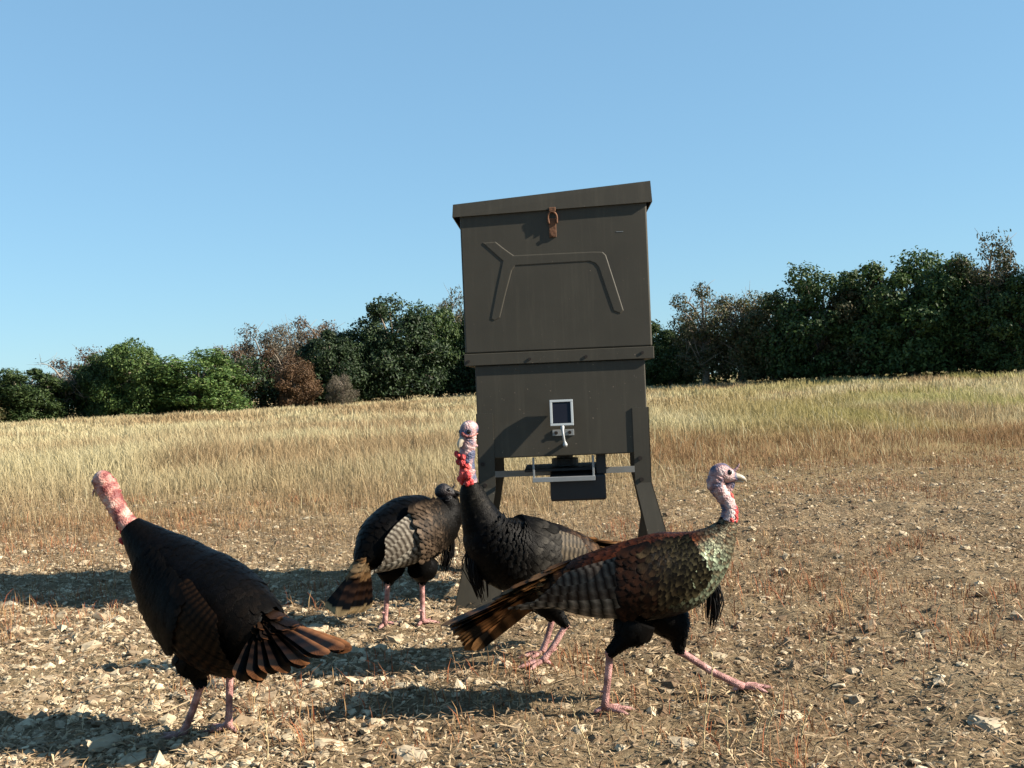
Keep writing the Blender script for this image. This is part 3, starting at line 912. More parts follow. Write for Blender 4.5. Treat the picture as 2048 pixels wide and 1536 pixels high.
    obj_bm('control_box', bm, M['black_plastic'], f)
    # solar panel on its swivel arm
    tilt = R(-20)
    sp = bpy.data.objects.new('solar_panel', None); link(sp, f)
    sp.location = (X(.1885), -.052, .690); sp.rotation_euler = (tilt, 0, 0)
    bm = bmesh.new()
    w, h, k = .045, .106, .0095
    for (a, b_, c_, d_) in ((-w, w, 0, k), (-w, w, h - k, h), (-w, -w + k, k, h - k), (w - k, w, k, h - k)):
        bm_box(bm, a, b_, -.006, .008, c_, d_, .001)
    obj_bm('frame', bm, M['white_plastic'], sp)
    box_obj('cell', -w + k, w - k, -.001, .006, k, h - k, M['cell'], sp, 0)
    acc = Acc()
    V, Q, T = tube(smooth_path([(X(.189), -.048, .692), (X(.190), -.062, .668), (X(.193), -.064, .640), (X(.197), -.060, .618)], 14), [.008, .009, .008, .006] + [.0052] * 7 + [.006, .0085, .0085], 10)
    acc.add(V, Q, T)
    V, Q, T = tube([(X(.197), -.070, .617), (X(.197), -.04, .617), (X(.196), .02, .617)], [.009, .0075, .007], 10)
    acc.add(V, Q, T)
    acc.obj('swivel_arm', M['galv'], f)
    bm = bmesh.new(); bm_box(bm, X(.150), X(.234), .001, .0065, .650, .674, .001)
    mp = obj_bm('mounting_plate', bm, M['galv'], f)
    for x in (.164, .217):
        bm = bmesh.new(); disc(bm, X(x), .662, -.002, .002, .007); obj_bm('screw', bm, M['hole'], mp)
build_feeder()
# ------------------------------------------------------------------ turkeys
def mat_skin(name, c_lo, c_mid, c_hi, scale=190, bump=.55):
    m, nt, N, L, b = nodes(name)
    tc = N.new('ShaderNodeTexCoord')
    v = N.new('ShaderNodeTexVoronoi'); v.inputs['Scale'].default_value = scale
    n = N.new('ShaderNodeTexNoise'); n.inputs['Scale'].default_value = 34; n.inputs['Detail'].default_value = 3
    L.new(tc.outputs['Object'], v.inputs['Vector']); L.new(tc.outputs['Object'], n.inputs['Vector'])
    r = N.new('ShaderNodeValToRGB')
    r.color_ramp.elements[0].position = .40; r.color_ramp.elements[0].color = (*c_lo, 1)
    r.color_ramp.elements[1].position = .68; r.color_ramp.elements[1].color = (*c_hi, 1)
    e = r.color_ramp.elements.new(.53); e.color = (*c_mid, 1)
    L.new(n.outputs['Fac'], r.inputs['Fac']); L.new(r.outputs[0], b.inputs['Base Color'])
    b.inputs['Roughness'].default_value = .55; b.inputs['Specular IOR Level'].default_value = .35
    bp = N.new('ShaderNodeBump'); bp.invert = True; bp.inputs['Strength'].default_value = bump; bp.inputs['Distance'].default_value = .004
    L.new(v.outputs['Distance'], bp.inputs['Height']); L.new(bp.outputs[0], b.inputs['Normal'])
    return m
M['skin_leg'] = mat_skin('leg_skin', (.17, .08, .07), (.32, .16, .145), (.42, .25, .225), 300, .5)
M['skin_pale'] = mat_skin('head_skin_pale', (.045, .055, .10), (.30, .17, .165), (.44, .36, .35))
M['skin_pink'] = mat_skin('head_skin_pink', (.13, .03, .028), (.34, .14, .115), (.46, .30, .245))
M['skin_shaded'] = mat_skin('head_skin_shaded', (.004, .004, .007), (.009, .008, .010), (.02, .014, .014))  # the feeder's shade is painted into this head colour
M['wattle'] = mat_skin('wattle_red', (.24, .010, .012), (.42, .028, .028), (.52, .085, .07), 220, .8)
M['horn'] = mat_plain('horn', (.27, .235, .175), .4, 0, .25, 60)
M['eye'] = mat_plain('eye', (.008, .006, .005), .08, 0, .1, 10)
M['bristle'] = mat_plain('bristle', (.004, .0036, .0036), .6, 0, .3, 80, 0, .1)

def mat_feather():
    m, nt, N, L, b = nodes('feather_vane')
    at = N.new('ShaderNodeAttribute'); at.attribute_name = 'Col'
    fv = N.new('ShaderNodeAttribute'); fv.attribute_name = 'vane'      # across, along, own number
    sp = N.new('ShaderNodeSeparateXYZ'); L.new(fv.outputs['Vector'], sp.inputs[0])
    ab = N.new('ShaderNodeMath'); ab.operation = 'ABSOLUTE'; L.new(sp.outputs['X'], ab.inputs[0])
    mu = N.new('ShaderNodeMath'); mu.operation = 'MULTIPLY_ADD'; mu.inputs[1].default_value = -.55
    L.new(ab.outputs[0], mu.inputs[0]); L.new(sp.outputs['Y'], mu.inputs[2])
    cb = N.new('ShaderNodeCombineXYZ'); L.new(mu.outputs[0], cb.inputs['X']); L.new(sp.outputs['Z'], cb.inputs['Y'])
    ml = N.new('ShaderNodeVectorMath'); ml.operation = 'MULTIPLY'; ml.inputs[1].default_value = (13, 40, 1); L.new(cb.outputs[0], ml.inputs[0])
    n = N.new('ShaderNodeTexNoise'); n.inputs['Scale'].default_value = 1.0; n.inputs['Detail'].default_value = 4; n.inputs['Roughness'].default_value = .75
    L.new(ml.outputs[0], n.inputs['Vector'])
    mr = N.new('ShaderNodeMapRange'); mr.inputs['From Min'].default_value = .3; mr.inputs['From Max'].default_value = .7
    mr.inputs['To Min'].default_value = .30; mr.inputs['To Max'].default_value = 1.1
    L.new(n.outputs['Fac'], mr.inputs['Value'])
    vm = N.new('ShaderNodeVectorMath'); vm.operation = 'SCALE'
    L.new(at.outputs['Color'], vm.inputs[0]); L.new(mr.outputs[0], vm.inputs['Scale']); L.new(vm.outputs[0], b.inputs['Base Color'])
    b.inputs['Roughness'].default_value = .43; b.inputs['Specular IOR Level'].default_value = .05
    L.new(at.outputs['Alpha'], b.inputs['Metallic'])
    bp = N.new('ShaderNodeBump'); bp.inputs['Strength'].default_value = .6; bp.inputs['Distance'].default_value = .0015
    L.new(n.outputs['Fac'], bp.inputs['Height']); L.new(bp.outputs[0], b.inputs['Normal'])
    return m
M['feather'] = mat_feather()

W_PROF = np.array([.30, .72, .95, 1.0, .92, .78, .42])
V_ROWS = np.array([0, .25, .48, .66, .84, .93, 1.0])

def feather_geo(P, N, W, prof, camber=.22, rag=None):
    """P, N (n,K,3) centre paths and outward normals, W (n,) half width -> V, Q"""
    n, K, _ = P.shape
    T = np.gradient(P, axis=1); T /= np.linalg.norm(T, axis=2)[..., None] + 1e-9
    S = np.cross(T, N); S /= np.linalg.norm(S, axis=2)[..., None] + 1e-9
    w = W[:, None] * prof[None]
    if rag is not None: w = w * rag.uniform(.78, 1.15, w.shape)
    V = np.stack([P - S * w[..., None] - N * (w * camber)[..., None], P, P + S * w[..., None] - N * (w * camber)[..., None]], 2)
    k = (np.arange(n)[:, None, None] * K + np.arange(K - 1)[None, :, None]) * 3 + np.arange(2)[None, None]
    Q = np.stack([k, k + 1, k + 4, k + 3], -1).reshape(-1, 4)
    return V.reshape(-1, 3), Q

def add_vane(me, rows, stretch=1.0):
    K = len(rows); n = len(me.vertices) // (3 * K)
    A = np.zeros((n, K, 3, 3), np.float32)
    A[..., 0] = np.array([-1, 0, 1])[None, None]; A[..., 1] = (np.asarray(rows) * stretch)[None, :, None]
    A[..., 2] = (np.arange(n) * .618 % 1.0 * 7)[:, None, None]
    a = me.attributes.new('vane', 'FLOAT_VECTOR', 'POINT'); a.data.foreach_set('vector', A.ravel())

def contour_feathers(p, nrm, flow, L, W, tint, metal, lift, r_, edge=(.0012, .0011, .0010)):
    """short overlapping feathers lying on a surface; each has a dark base, a coloured band and a black rim"""
    n = len(p)
    v = V_ROWS[None, :, None]
    li = (lift * (1 + .5 * r_.normal(size=n)))[:, None, None]
    P = p[:, None] + flow[:, None] * (L[:, None, None] * (v - .12)) + nrm[:, None] * (L[:, None, None] * (li * np.sin(v * 2.2) + .02))
    N = np.repeat(nrm[:, None], len(V_ROWS), 1)
    V, Q = feather_geo(P, N, W, W_PROF, .14, r_)
    C = np.zeros((n, len(V_ROWS), 3, 4))
    dark = np.array([.0020, .0017, .0015])
    band = np.array([.0, .1, .35, .75, 1.0, .5, .0])
    C[..., :3] = dark
    C[..., :3] = dark + (tint[:, None, None] - dark) * band[None, :, None, None]
    C[:, -1, :, :3] = edge
    C[..., 3] = (metal[:, None] * band[None])[..., None]
    return V, Q, C.reshape(-1, 4)

def loft(ctrl, m=90, n=28):
    """ctrl rows: x, y, z, half width, half height. returns ring grid, normals, flow to the rear, arc length"""
    P = smooth_path(ctrl, m)
    path = P[:, :3]; T = np.gradient(path, axis=0); T /= np.linalg.norm(T, axis=1)[:, None]
    ref = np.array([0, 1, 0.])
    S = ref - (T @ ref)[:, None] * T; S /= np.linalg.norm(S, axis=1)[:, None]
    U = np.cross(T, S)
    a = np.arange(n) / n * 2 * math.pi
    rw = np.maximum(P[:, 3], .004); rh = np.maximum(P[:, 4], .004)
    G = path[:, None] + S[:, None] * (rw[:, None] * np.sin(a))[..., None] + U[:, None] * (rh[:, None] * np.cos(a))[..., None]
    # U points down for a forward spine: make angle 0 the back
    if U[m // 2, 2] < 0:
        G = path[:, None] + S[:, None] * (rw[:, None] * np.sin(a))[..., None] - U[:, None] * (rh[:, None] * np.cos(a))[..., None]
    dt = np.gradient(G, axis=0); da = (np.roll(G, -1, 1) - np.roll(G, 1, 1))
    Nn = np.cross(dt, da); Nn /= np.linalg.norm(Nn, axis=2)[..., None] + 1e-9
    out = G - path[:, None]
    sg = np.sign((Nn * out).sum(2))[..., None]; Nn = Nn * np.where(sg == 0, 1, sg)
    ST = np.linalg.norm(dt, axis=2) / (np.linalg.norm(np.gradient(path, axis=0), axis=1)[:, None] + 1e-9)
    fl = -dt / (np.linalg.norm(dt, axis=2)[..., None] + 1e-9)
    s = np.concatenate([[0], np.cumsum(np.linalg.norm(np.diff(path, axis=0), axis=1))])
    return G, Nn, fl, s, path, P, ST[..., None]

def grid_faces(m, n):
    i = np.arange(m - 1)[:, None] * n; j = np.arange(n)[None]
    return np.stack([i + j, i + (j + 1) % n, i + n + (j + 1) % n, i + n + j], -1).reshape(-1, 4)

def sample(A, ti, ai):
    m, n, _ = A.shape
    i = np.clip(ti.astype(int), 0, m - 2); f = (ti - i)[:, None]
    j = np.floor(ai).astype(int); g = (ai - j)[:, None]; j0 = j % n; j1 = (j + 1) % n
    return (A[i, j0] * (1 - f) + A[i + 1, j0] * f) * (1 - g) + (A[i, j1] * (1 - f) + A[i + 1, j1] * f) * g

TAIL_V = np.linspace(0, 1, 26)
def tail_feather_mesh(L, W, tip, body, r_, name, lit_margin=None):
    K = len(TAIL_V); v = TAIL_V
    prof = np.interp(v, [0, .12, .5, .9, .97, 1], [.12, .4, .85, 1.0, .70, .25])
    P = np.stack([-v * L, np.zeros(K), .008 * np.sin(v * 2.6) * L], 1)[None]
    N = np.repeat(np.array([[[0, 0, 1.0]]]), K, 1)
    V, Q = feather_geo(P, N, np.array([W]), prof, .05)
    C = np.ones((K, 3, 4))
    base = np.array(body)
    for i, vv in enumerate(v):
        c = base * (1.25 if (i // 2) % 2 else .30) * (.8 + .5 * r_.uniform())
        if .76 < vv < .90: c = np.array([.006, .005, .0045])
        if vv >= .90: c = np.array(tip) * (.85 + .25 * r_.uniform())
        C[i, :, :3] = c; C[i, 1, :3] = c * .6
        if lit_margin is not None and .1 < vv < .97: C[i, 0, :3] = np.array(lit_margin) * (.7 + .5 * r_.uniform())  # one edge coloured orange as if caught by the sun
    C[..., 3] = 0
    me = mesh_np(name, V, Q, C.reshape(-1, 4), True, (M['feather'],)); add_vane(me, TAIL_V, 5.0)
    return me

def build_turkey(cfg):
    r_ = np.random.default_rng(cfg['seed'])
    root = empty('turkey', cfg['loc'], R(cfg['heading']))
    tag(root, cfg['label'], 'turkey', 'wild turkeys round the feeder')
    mats = [M['black_fluff'], M[cfg['skin']], M['skin_leg']]
    acc = Acc()
    trunk = cfg['trunk']                       # rump -> top of the feathered neck
    G, NN, FL, s, path, PC, STR = loft(trunk)
    m, n, _ = G.shape
    Vb = np.vstack([G.reshape(-1, 3), path[0], path[-1]])
    k = np.arange(n)
    caps = np.vstack([np.stack([(k + 1) % n, k, np.full(n, m * n)], 1), np.stack([(m - 1) * n + k, (m - 1) * n + (k + 1) % n, np.full(n, m * n + 1)], 1)])
    acc.add(Vb, grid_faces(m, n), caps, mi=0)
    # bare neck, ridged and warty, runs out of the feathered neck into the skull
    neck = np.asarray(cfg['neck'], float)      # x,y,z,r
    npth = smooth_path(neck, 46)
    rr = npth[:, 3] * (1 + .022 * np.sin(np.arange(46) * 1.9) + r_.normal(0, .03, 46))
    V, Q, T = tube(npth[:, :3], rr, 18)
    cen = np.repeat(npth[:, :3], 18, 0)
    d = V[:-2] - cen
    V[:-2] += d * (r_.normal(0, .05, len(d)))[:, None]
    acc.add(V, Q, T, mi=1)
    # skull
    H = np.array(cfg['head']['pos']); yaw, pit = R(cfg['head']['yaw']), R(cfg['head']['pitch'])
    hf = np.array([math.cos(yaw) * math.cos(pit), math.sin(yaw) * math.cos(pit), math.sin(pit)])
    hs = np.array([-math.sin(yaw), math.cos(yaw), 0]); hu = np.cross(hf, hs)
    def hp(x, y, z): return H + hf * x + hs * y + hu * z
    sec = smooth_path([(-.036, -.004, .005, .006), (-.030, -.002, .017, .018), (-.014, .001, .024, .026), (.004, .002, .024, .026), (.020, -.002, .0185, .020), (.034, -.006, .011, .0125), (.042, -.009, .007, .008)], 22)
    a = np.arange(18) / 18 * 2 * math.pi
    Vh = np.array([[hp(x, ry * math.sin(t), zc + rz * math.cos(t)) for t in a] for x, zc, ry, rz in sec])
    Vh = Vh.reshape(-1, 3)
    Vh = np.vstack([Vh, hp(-.037, 0, -.004), hp(.043, 0, -.009)])
    kk = np.arange(18)
    hc = np.vstack([np.stack([(kk + 1) % 18, kk, np.full(18, 396)], 1), np.stack([21 * 18 + kk, 21 * 18 + (kk + 1) % 18, np.full(18, 397)], 1)])
    acc.add(Vh, grid_faces(22, 18), hc, mi=1)
    # legs
    feath = []
    for side, lg in (('l', cfg['legs'][0]), ('r', cfg['legs'][1])):
        hip, hock, foot, toe_yaw = [np.array(q, float) for q in lg[:3]] + [lg[3]]
        knee = (hip + hock) / 2 + np.array([.018, 0, .01])
        tp = smooth_path([hip, knee, hock], 16)
        rad = np.interp(np.linspace(0, 1, 16), [0, .3, .7, 1], [.052, .043, .020, .0115])
        V, Q, T = tube(tp, rad, 14); acc.add(V, Q, T, mi=0)
        feath.append((tp, rad))
        sh = smooth_path([hock + (hock - foot) * .03, hock * .9 + foot * .1, (hock + foot) / 2, foot + np.array([0, 0, .012])], 14)
        rad2 = np.interp(np.linspace(0, 1, 14), [0, .08, .3, .8, 1], [.0135, .0135, .0098, .0092, .0115])
        V, Q, T = tube(sh, rad2, 12); acc.add(V, Q, T, mi=2)
        for ya, ln in ((toe_yaw - 34, .066), (toe_yaw, .082), (toe_yaw + 34, .066), (toe_yaw + 180, .03)):
            dv = np.array([math.cos(R(ya)), math.sin(R(ya)), 0])
            pts = [foot + np.array([0, 0, .014]), foot + dv * ln * .35 + np.array([0, 0, .013]), foot + dv * ln * .75 + np.array([0, 0, .008]), foot + dv * ln + np.array([0, 0, .004])]
            V, Q, T = tube(smooth_path(pts, 9), [.0085, .0078, .007, .0074, .0062, .0066, .0052, .0035, .001], 8); acc.add(V, Q, T, mi=2)
        # spur
        sb = hock * .35 + foot * .65
        V, Q, T = tube([sb, sb + np.array([-.012, 0, .002]), sb + np.array([-.024, 0, .006])], [.005, .0035, .0008], 6); acc.add(V, Q, T, mi=2)
    body = acc.obj('body', mats, root)
    # beak, two mandibles
    acc = Acc()
    def hpath(pts): return np.array([hp(*q) for q in pts])
    acc.add(*tube(smooth_path(hpath([(.030, 0, -.004), (.046, 0, -.006), (.058, 0, -.0105), (.065, 0, -.0175)]), 12), np.interp(np.linspace(0, 1, 12), [0, .5, 1], [.0105, .0075, .0012]), 10))
    acc.add(*tube(smooth_path(hpath([(.030, 0, -.014), (.046, 0, -.0165), (.058, 0, -.0185)]), 8), np.linspace(.007, .0015, 8), 8))
    acc.obj('beak', M['horn' if cfg['skin'] != 'skin_shaded' else 'bristle'], root)  # beak goes near-black too where the head has painted shade
    for sg in (-1, 1):
        acc = Acc()
        e = hp(.013, sg * .0195, .006)
        pl = np.array([e + hs * sg * t for t in (-.004, -.001, .002, .0038)])
        acc.add(*tube(pl, [.0082, .0082, .0060, .0018], 12)); acc.obj('eye', M['eye'], root)
    # snood
    sn = cfg['snood']; acc = Acc()
    acc.add(*tube(smooth_path(hpath(sn), 12), np.interp(np.linspace(0, 1, 12), [0, .3, 1], [.0058, .0040, .0014]), 8))
    acc.obj('snood', M[cfg.get('snood_mat', cfg['skin'])], root)
    # throat flap
    acc = Acc()
    fl = smooth_path(hpath([(.028, 0, -.016), (.022, 0, -.030), (.010, 0, -.046), (-.002, 0, -.060)]), 12)
    V, Q, T = tube(fl, np.stack([np.full(12, .0045), np.interp(np.linspace(0, 1, 12), [0, .5, 1], [.008, .014, .004])], 1), 10)
    acc.add(V, Q, T); acc.obj('throat_flap', M[cfg['skin']], root)
    # caruncles: red lumps down the front of the lower neck
    if cfg['caruncles']:
        acc = Acc(); B, F = icosphere(2)
        for (x, y, z, r0) in cfg['caruncles']:
            for q in range(3):
                c = np.array([x, y, z]) + r_.normal(0, r0 * .5, 3)
                Vs = B * r0 * r_.uniform(.6, 1.05) * np.array([1, 1, r_.uniform(1.0, 1.5)]) * (1 + r_.normal(0, .06, (len(B), 1))) + c
                acc.add(Vs, np.zeros((0, 4), int), F)
        acc.obj('caruncles', M['wattle'], root)
    # beard
    if cfg['beard']:
        acc = Acc(); b0 = np.array(cfg['beard'][0]); bl = cfg['beard'][1]; sw = np.array(cfg['beard'][2])
        for q in range(60):
            o_ = r_.normal(0, 1, 3) * np.array([.007, .007, .007])
            e = b0 + o_ * 1.25 + sw + np.array([0, 0, -bl * r_.uniform(.72, 1.0)])
            md = (b0 + o_ + e) / 2 + np.array([.012, 0, .0]) + o_ * .9
            acc.add(*tube(smooth_path([b0 + o_ * .5, md, e], 6), np.linspace(.0028, .0010, 6), 4))
        acc.obj('beard', M['bristle'], root)

    # ---- contour feathers over trunk, feathered neck and thighs
    Vs, Qs, Cs = [], [], []; off = 0
    def put(V, Q, C):
        nonlocal off
        Vs.append(V); Qs.append(Q + off); Cs.append(C); off += len(V)
    tn = cfg['tint']
    stot = s[-1]; pos = stot * .995
    rowi = 0
    pts, nrs, fls, Ls, Ws, tis, mes, lifts = [], [], [], [], [], [], [], []
    while pos > .004:
        u = pos / stot
        L = np.interp(u, [0, .15, .4, .6, .78, .9, 1], [.062, .056, .044, .034, .026, .019, .015])
        L = L * cfg.get('fs', .8)
        ti = np.interp(pos, s, np.arange(m))
        rw = np.interp(ti, np.arange(m), PC[:, 3]); rh = np.interp(ti, np.arange(m), PC[:, 4])
        circ = 2 * math.pi * math.sqrt((max(rw, .004) ** 2 + max(rh, .004) ** 2) / 2)
        Wf = L * np.interp(u, [0, .45, .65, 1], [.34, .38, .50, .50])
        cnt = max(7, int(circ / (Wf * 1.25)))
        a = (np.arange(cnt) + (.5 if rowi % 2 else 0) + r_.uniform(-.22, .22, cnt)) / cnt
        tt = np.full(cnt, ti) + r_.normal(0, .35, cnt)
        tt = tt.clip(0, m - 1.01)
        p = sample(G, tt, a * n); nr = sample(NN, tt, a * n); fl_ = sample(FL, tt, a * n)
        nr /= np.linalg.norm(nr, axis=1)[:, None]; fl_ /= np.linalg.norm(fl_, axis=1)[:, None]
        # belly plumes fall with gravity a little
        fl_ = fl_ + np.array([0, 0, -.12]); fl_ -= (fl_ * nr).sum(1)[:, None] * nr; fl_ /= np.linalg.norm(fl_, axis=1)[:, None]
        Tm = path[min(m - 1, int(ti) + 1)] - path[max(0, int(ti) - 1)]; Tm /= np.linalg.norm(Tm)
        ok = ((fl_ @ -Tm) > .80) | (u < .55) | (np.cos(a * 2 * math.pi) < .3)                 # skip the inside of a sharp neck bend
        stv = sample(STR, tt, a * n)[:, 0]; ok &= stv > .16
        p, nr, fl_, a, stv = p[ok], nr[ok], fl_[ok], a[ok], stv[ok].clip(.3, 1); cnt = len(a)
        if cnt == 0:
            pos -= L * np.interp(u, [0, .5, .7, 1], [.34, .34, .30, .34]); rowi += 1; continue
        up = np.cos(a * 2 * math.pi)           # 1 on the back, -1 on the belly
        back = sstep(.25, .75, up); belly = sstep(-.55, -.9, up) * sstep(.80, .6, np.full(cnt, u))
        front = sstep(.52, .72, np.full(cnt, u)) * (1 - back)
        rump = sstep(.34, .16, np.full(cnt, u)) * (1 - belly)
        neck_ = sstep(.82, .92, np.full(cnt, u))
        col = np.tile(np.array(tn['flank'])[None], (cnt, 1))
        def mixin(c, w):
            nonlocal col
            col = col * (1 - w[:, None]) + np.array(c)[None] * w[:, None]
        mixin(tn['back'], back); mixin(tn['breast'], front); mixin(tn['rump'], rump); mixin(tn['neck'], neck_); mixin((.008, .007, .006), belly)
        alt = r_.uniform(0, 1, cnt)
        col = np.where((alt < tn.get('alt_p', .3))[:, None], col * .4 + np.array(tn['alt'])[None] * .6 * (1 - belly[:, None]) + col * .6 * belly[:, None], col)
        col = col * r_.uniform(.30, 1.35, (cnt, 1))
        pts.append(p); nrs.append(nr); fls.append(fl_); Ls.append(np.full(cnt, L) * stv * r_.uniform(.85, 1.2, cnt)); Ws.append(np.full(cnt, Wf) * r_.uniform(.85, 1.15, cnt))
        tis.append(col); mes.append(np.full(cnt, tn['metal']) * (1 - belly)); lifts.append(np.full(cnt, cfg.get('fluff', .035)) * stv)
        pos -= L * np.interp(u, [0, .5, .7, 1], [.34, .34, .30, .34]); rowi += 1
    cat = np.concatenate
    put(*contour_feathers(cat(pts), cat(nrs), cat(fls), cat(Ls), cat(Ws), cat(tis), cat(mes), cat(lifts), r_))
    for tp, rad in feath:                      # thighs
        for i in range(1, 15):
            if rad[i] < .0118: continue
            cnt = max(8, int(2 * math.pi * rad[i] / .010))
            a = (np.arange(cnt) + .5 * (i % 2)) / cnt * 2 * math.pi
            T_ = tp[min(15, i + 1)] - tp[i - 1]; T_ /= np.linalg.norm(T_)
            S_ = np.array([0, 1, 0.]) - T_[1] * T_; S_ /= np.linalg.norm(S_); U_ = np.cross(T_, S_)
            nr = np.sin(a)[:, None] * S_ + np.cos(a)[:, None] * U_
            p = tp[i] + nr * rad[i]
            put(*contour_feathers(p, nr, np.tile(T_, (cnt, 1)), np.full(cnt, .010 + .50 * rad[i]) * r_.uniform(.8, 1.2, cnt), np.full(cnt, .004 + .15 * rad[i]), np.tile(np.array([[.002, .0018, .0016]]), (cnt, 1)), np.zeros(cnt), np.full(cnt, .08), r_))
    pl = obj_np('plumage', np.vstack(Vs), np.vstack(Qs), M['feather'], root, np.vstack(Cs), True)
    pl['kind'] = 'stuff'; add_vane(pl.data, V_ROWS)

    # ---- wings, folded along the flanks.  coordinates follow the trunk spine
    wcfg = cfg['wing']
    def spine_at(x):
        """trunk centre and half sizes where the spine passes x (fraction 0 rump .. 1 neck)"""
        ti = np.interp(x * stot, s, np.arange(m))
        i = int(min(ti, m - 2)); f = ti - i
        c = PC[i] * (1 - f) + PC[i + 1] * f
        T_ = path[min(m - 1, i + 1)] - path[max(0, i - 1)]; T_ /= np.linalg.norm(T_)
        return c, T_
    def flank(x, zr, side, off_):
        """point on the flank: x spine fraction, zr -1..1 up, off_ metres proud; goes on straight past the rump"""
        xe = max(x, 0.0)
        c, T_ = spine_at(min(xe, .99))
        up = np.cross(T_, np.array([0, 1, 0.])); up /= np.linalg.norm(up)
        if up[2] < 0: up = -up
        rw, rh = max(c[3], .03), max(c[4], .04)
        ang = math.asin(max(-.98, min(.98, zr)))
        y = rw * math.cos(ang); z = rh * zr
        nr = np.array([0, side * math.cos(ang) / rw, 0]) + up * (math.sin(ang) / rh); nr /= np.linalg.norm(nr)
        p = c[:3] + np.array([0, side * y, 0]) + up * z + nr * off_
        if x < 0: p = p + T_ * x * stot
        return p, nr
    for side in (1, -1):
        # coverts
        Ps, Ns, Fs, Lw, Ww, Tc, Mc = [], [], [], [], [], [], []
        NR = 14
        for rj in range(NR):
            ri = rj * 9 / 13
            x = .78 - ri * .040
            nc = 19 if ri < 7 else 14
            for ci in range(nc):
                zr = (wcfg.get('top', .84) if side != cfg['far'] else .42) - ci * (1.36 / nc) - ri * .010 + r_.uniform(-.03, .03)
                if zr < wcfg.get('low', -.42): continue
                p, nr = flank(x + r_.normal(0, .006) - .02 * (1 - zr), zr, side, .013 + .0012 * ri)
                p2, _ = flank(x - .06, zr - wcfg['droop'] * .09, side, .016)
                fv = p2 - p; fv -= (fv @ nr) * nr; fv /= np.linalg.norm(fv)
                Ps.append(p); Ns.append(nr); Fs.append(fv); L = np.interp(ri, [0, 6, 7, 9], [.019, .028, .042, .056])
                Lw.append(L * r_.uniform(.9, 1.15)); Ww.append(L * (.38 if ri < 7 else .30))
                c0 = np.array(wcfg['covert']); c1 = np.array(wcfg['covert2'])
                t_ = np.clip((ri - 2) / 5 + r_.normal(0, .12), 0, 1)
                Tc.append((c0 * (1 - t_) + c1 * t_) * r_.uniform(.35, 1.35)); Mc.append(wcfg['metal'] * (1 - ri / 12))
        V, Q, C = contour_feathers(np.array(Ps), np.array(Ns), np.array(Fs), np.array(Lw), np.array(Ww), np.array(Tc), np.array(Mc), np.full(len(Ps), .03), r_)
        wing = obj_np('wing', V, Q, M['feather'], root, C, True)
        wing['kind'] = 'stuff'; add_vane(wing.data, V_ROWS)
        # secondaries (upper) and primaries (lower), each its own feather
        nf = 17
        for i in range(nf):
            u = i / (nf - 1)
            prim = i >= 12
            x0 = np.interp(u, [0, .6, 1], [.42, .46, .44]); z0 = np.interp(u, [0, 1], [.62 if side != cfg['far'] else .25, wcfg.get('low', -.42) - .12])
            slope = np.interp(u, [0, 1], [.16, .40]) * wcfg['droop']
            L = (np.interp(u, [0, .55, 1], [.17, .25, .30])) * wcfg['len'] * (.55 if side == cfg['far'] else 1)
            K = 22
            vv = np.linspace(0, 1, K)
            P = np.zeros((1, K, 3)); N = np.zeros((1, K, 3))
            p0, n0 = flank(x0, z0, side, 0)
            for q, v in enumerate(vv):
                xx = x0 - v * L / stot
                zz = z0 - slope * v * (L / .2)
                o_ = .024 - .007 * u + .002 * math.sin(i * 2.1) + wcfg['open'] * v
                zl = zz if zz > -.50 else -.50 - .22 * math.tanh((-.50 - zz) / .35)
                pp, nn_ = flank(xx, zl, side, o_)
                P[0, q] = pp; N[0, q] = nn_
            P[0, :, 1] = np.convolve(np.pad(P[0, :, 1], 2, 'edge'), np.ones(5) / 5, 'valid')
            prof = np.interp(vv, [0, .1, .6, .9, 1], [.5, .9, 1.0, .8, .25])
            Vf, Qf = feather_geo(P, N, np.array([.0175 if not prim else .015]), prof, .15)
            Cf = np.ones((K, 3, 4)); Cf[..., 3] = 0
            for q in range(K):
                bar = (q + i) % 2
                dk = np.array(wcfg['sec_dark']) ; lt = np.array(wcfg['sec_light'])
                for cidx, col_ in ((0, .9), (1, .5), (2, 1.0)):
                    Cf[q, cidx, :3] = (lt if bar else dk) * col_ * r_.uniform(.8, 1.15)
                if u < .45: Cf[q, :, :3] = Cf[q, :, :3] * (1 - wcfg['tert']) + np.array(wcfg['covert2']) * (.6 + .5 * bar) * wcfg['tert']
            wf = obj_np('wing_feather', Vf, Qf, M['feather'], wing, Cf.reshape(-1, 4), True); add_vane(wf.data, vv, 4.0)

    # ---- tail: rectrices fanned from the rump, each its own feather, with rows of coverts over the base
    tc = cfg['tail']
    base = np.array(tc['pos'], float)
    fm = tail_feather_mesh(tc['len'], .027, tc['tip'], tc['body'], r_, 'tail_feather', tc.get('lit_margin'))
    cP, cN, cF, cL, cW, cT, cM = [], [], [], [], [], [], []
    holder = None
    tilt = Matrix.Rotation(R(tc.get('roll', 0)), 4, 'X')
    base_m = Matrix.Translation(base) @ Matrix.Rotation(R(tc.get('yaw', 0)), 4, 'Z') @ Matrix.Rotation(R(tc['pitch']), 4, 'Y') @ tilt
    nt_ = 18
    mats_t = []
    for i in range(nt_):
        u = (i - (nt_ - 1) / 2) / ((nt_ - 1) / 2)
        ang = u * tc['spread'] + r_.normal(0, tc.get('ragged', .8))
        drop = tc['roof'] * abs(u)
        mt = base_m @ Matrix.Rotation(R(ang), 4, 'Z') @ Matrix.Translation((0, 0, .012 - .022 * abs(u))) @ Matrix.Rotation(R(-drop), 4, 'Y') @ Matrix.Rotation(R(-u * tc['twist']), 4, 'X') @ Matrix.Scale(1 - .10 * abs(u) + r_.normal(0, .015), 4)
        mats_t.append(mt)
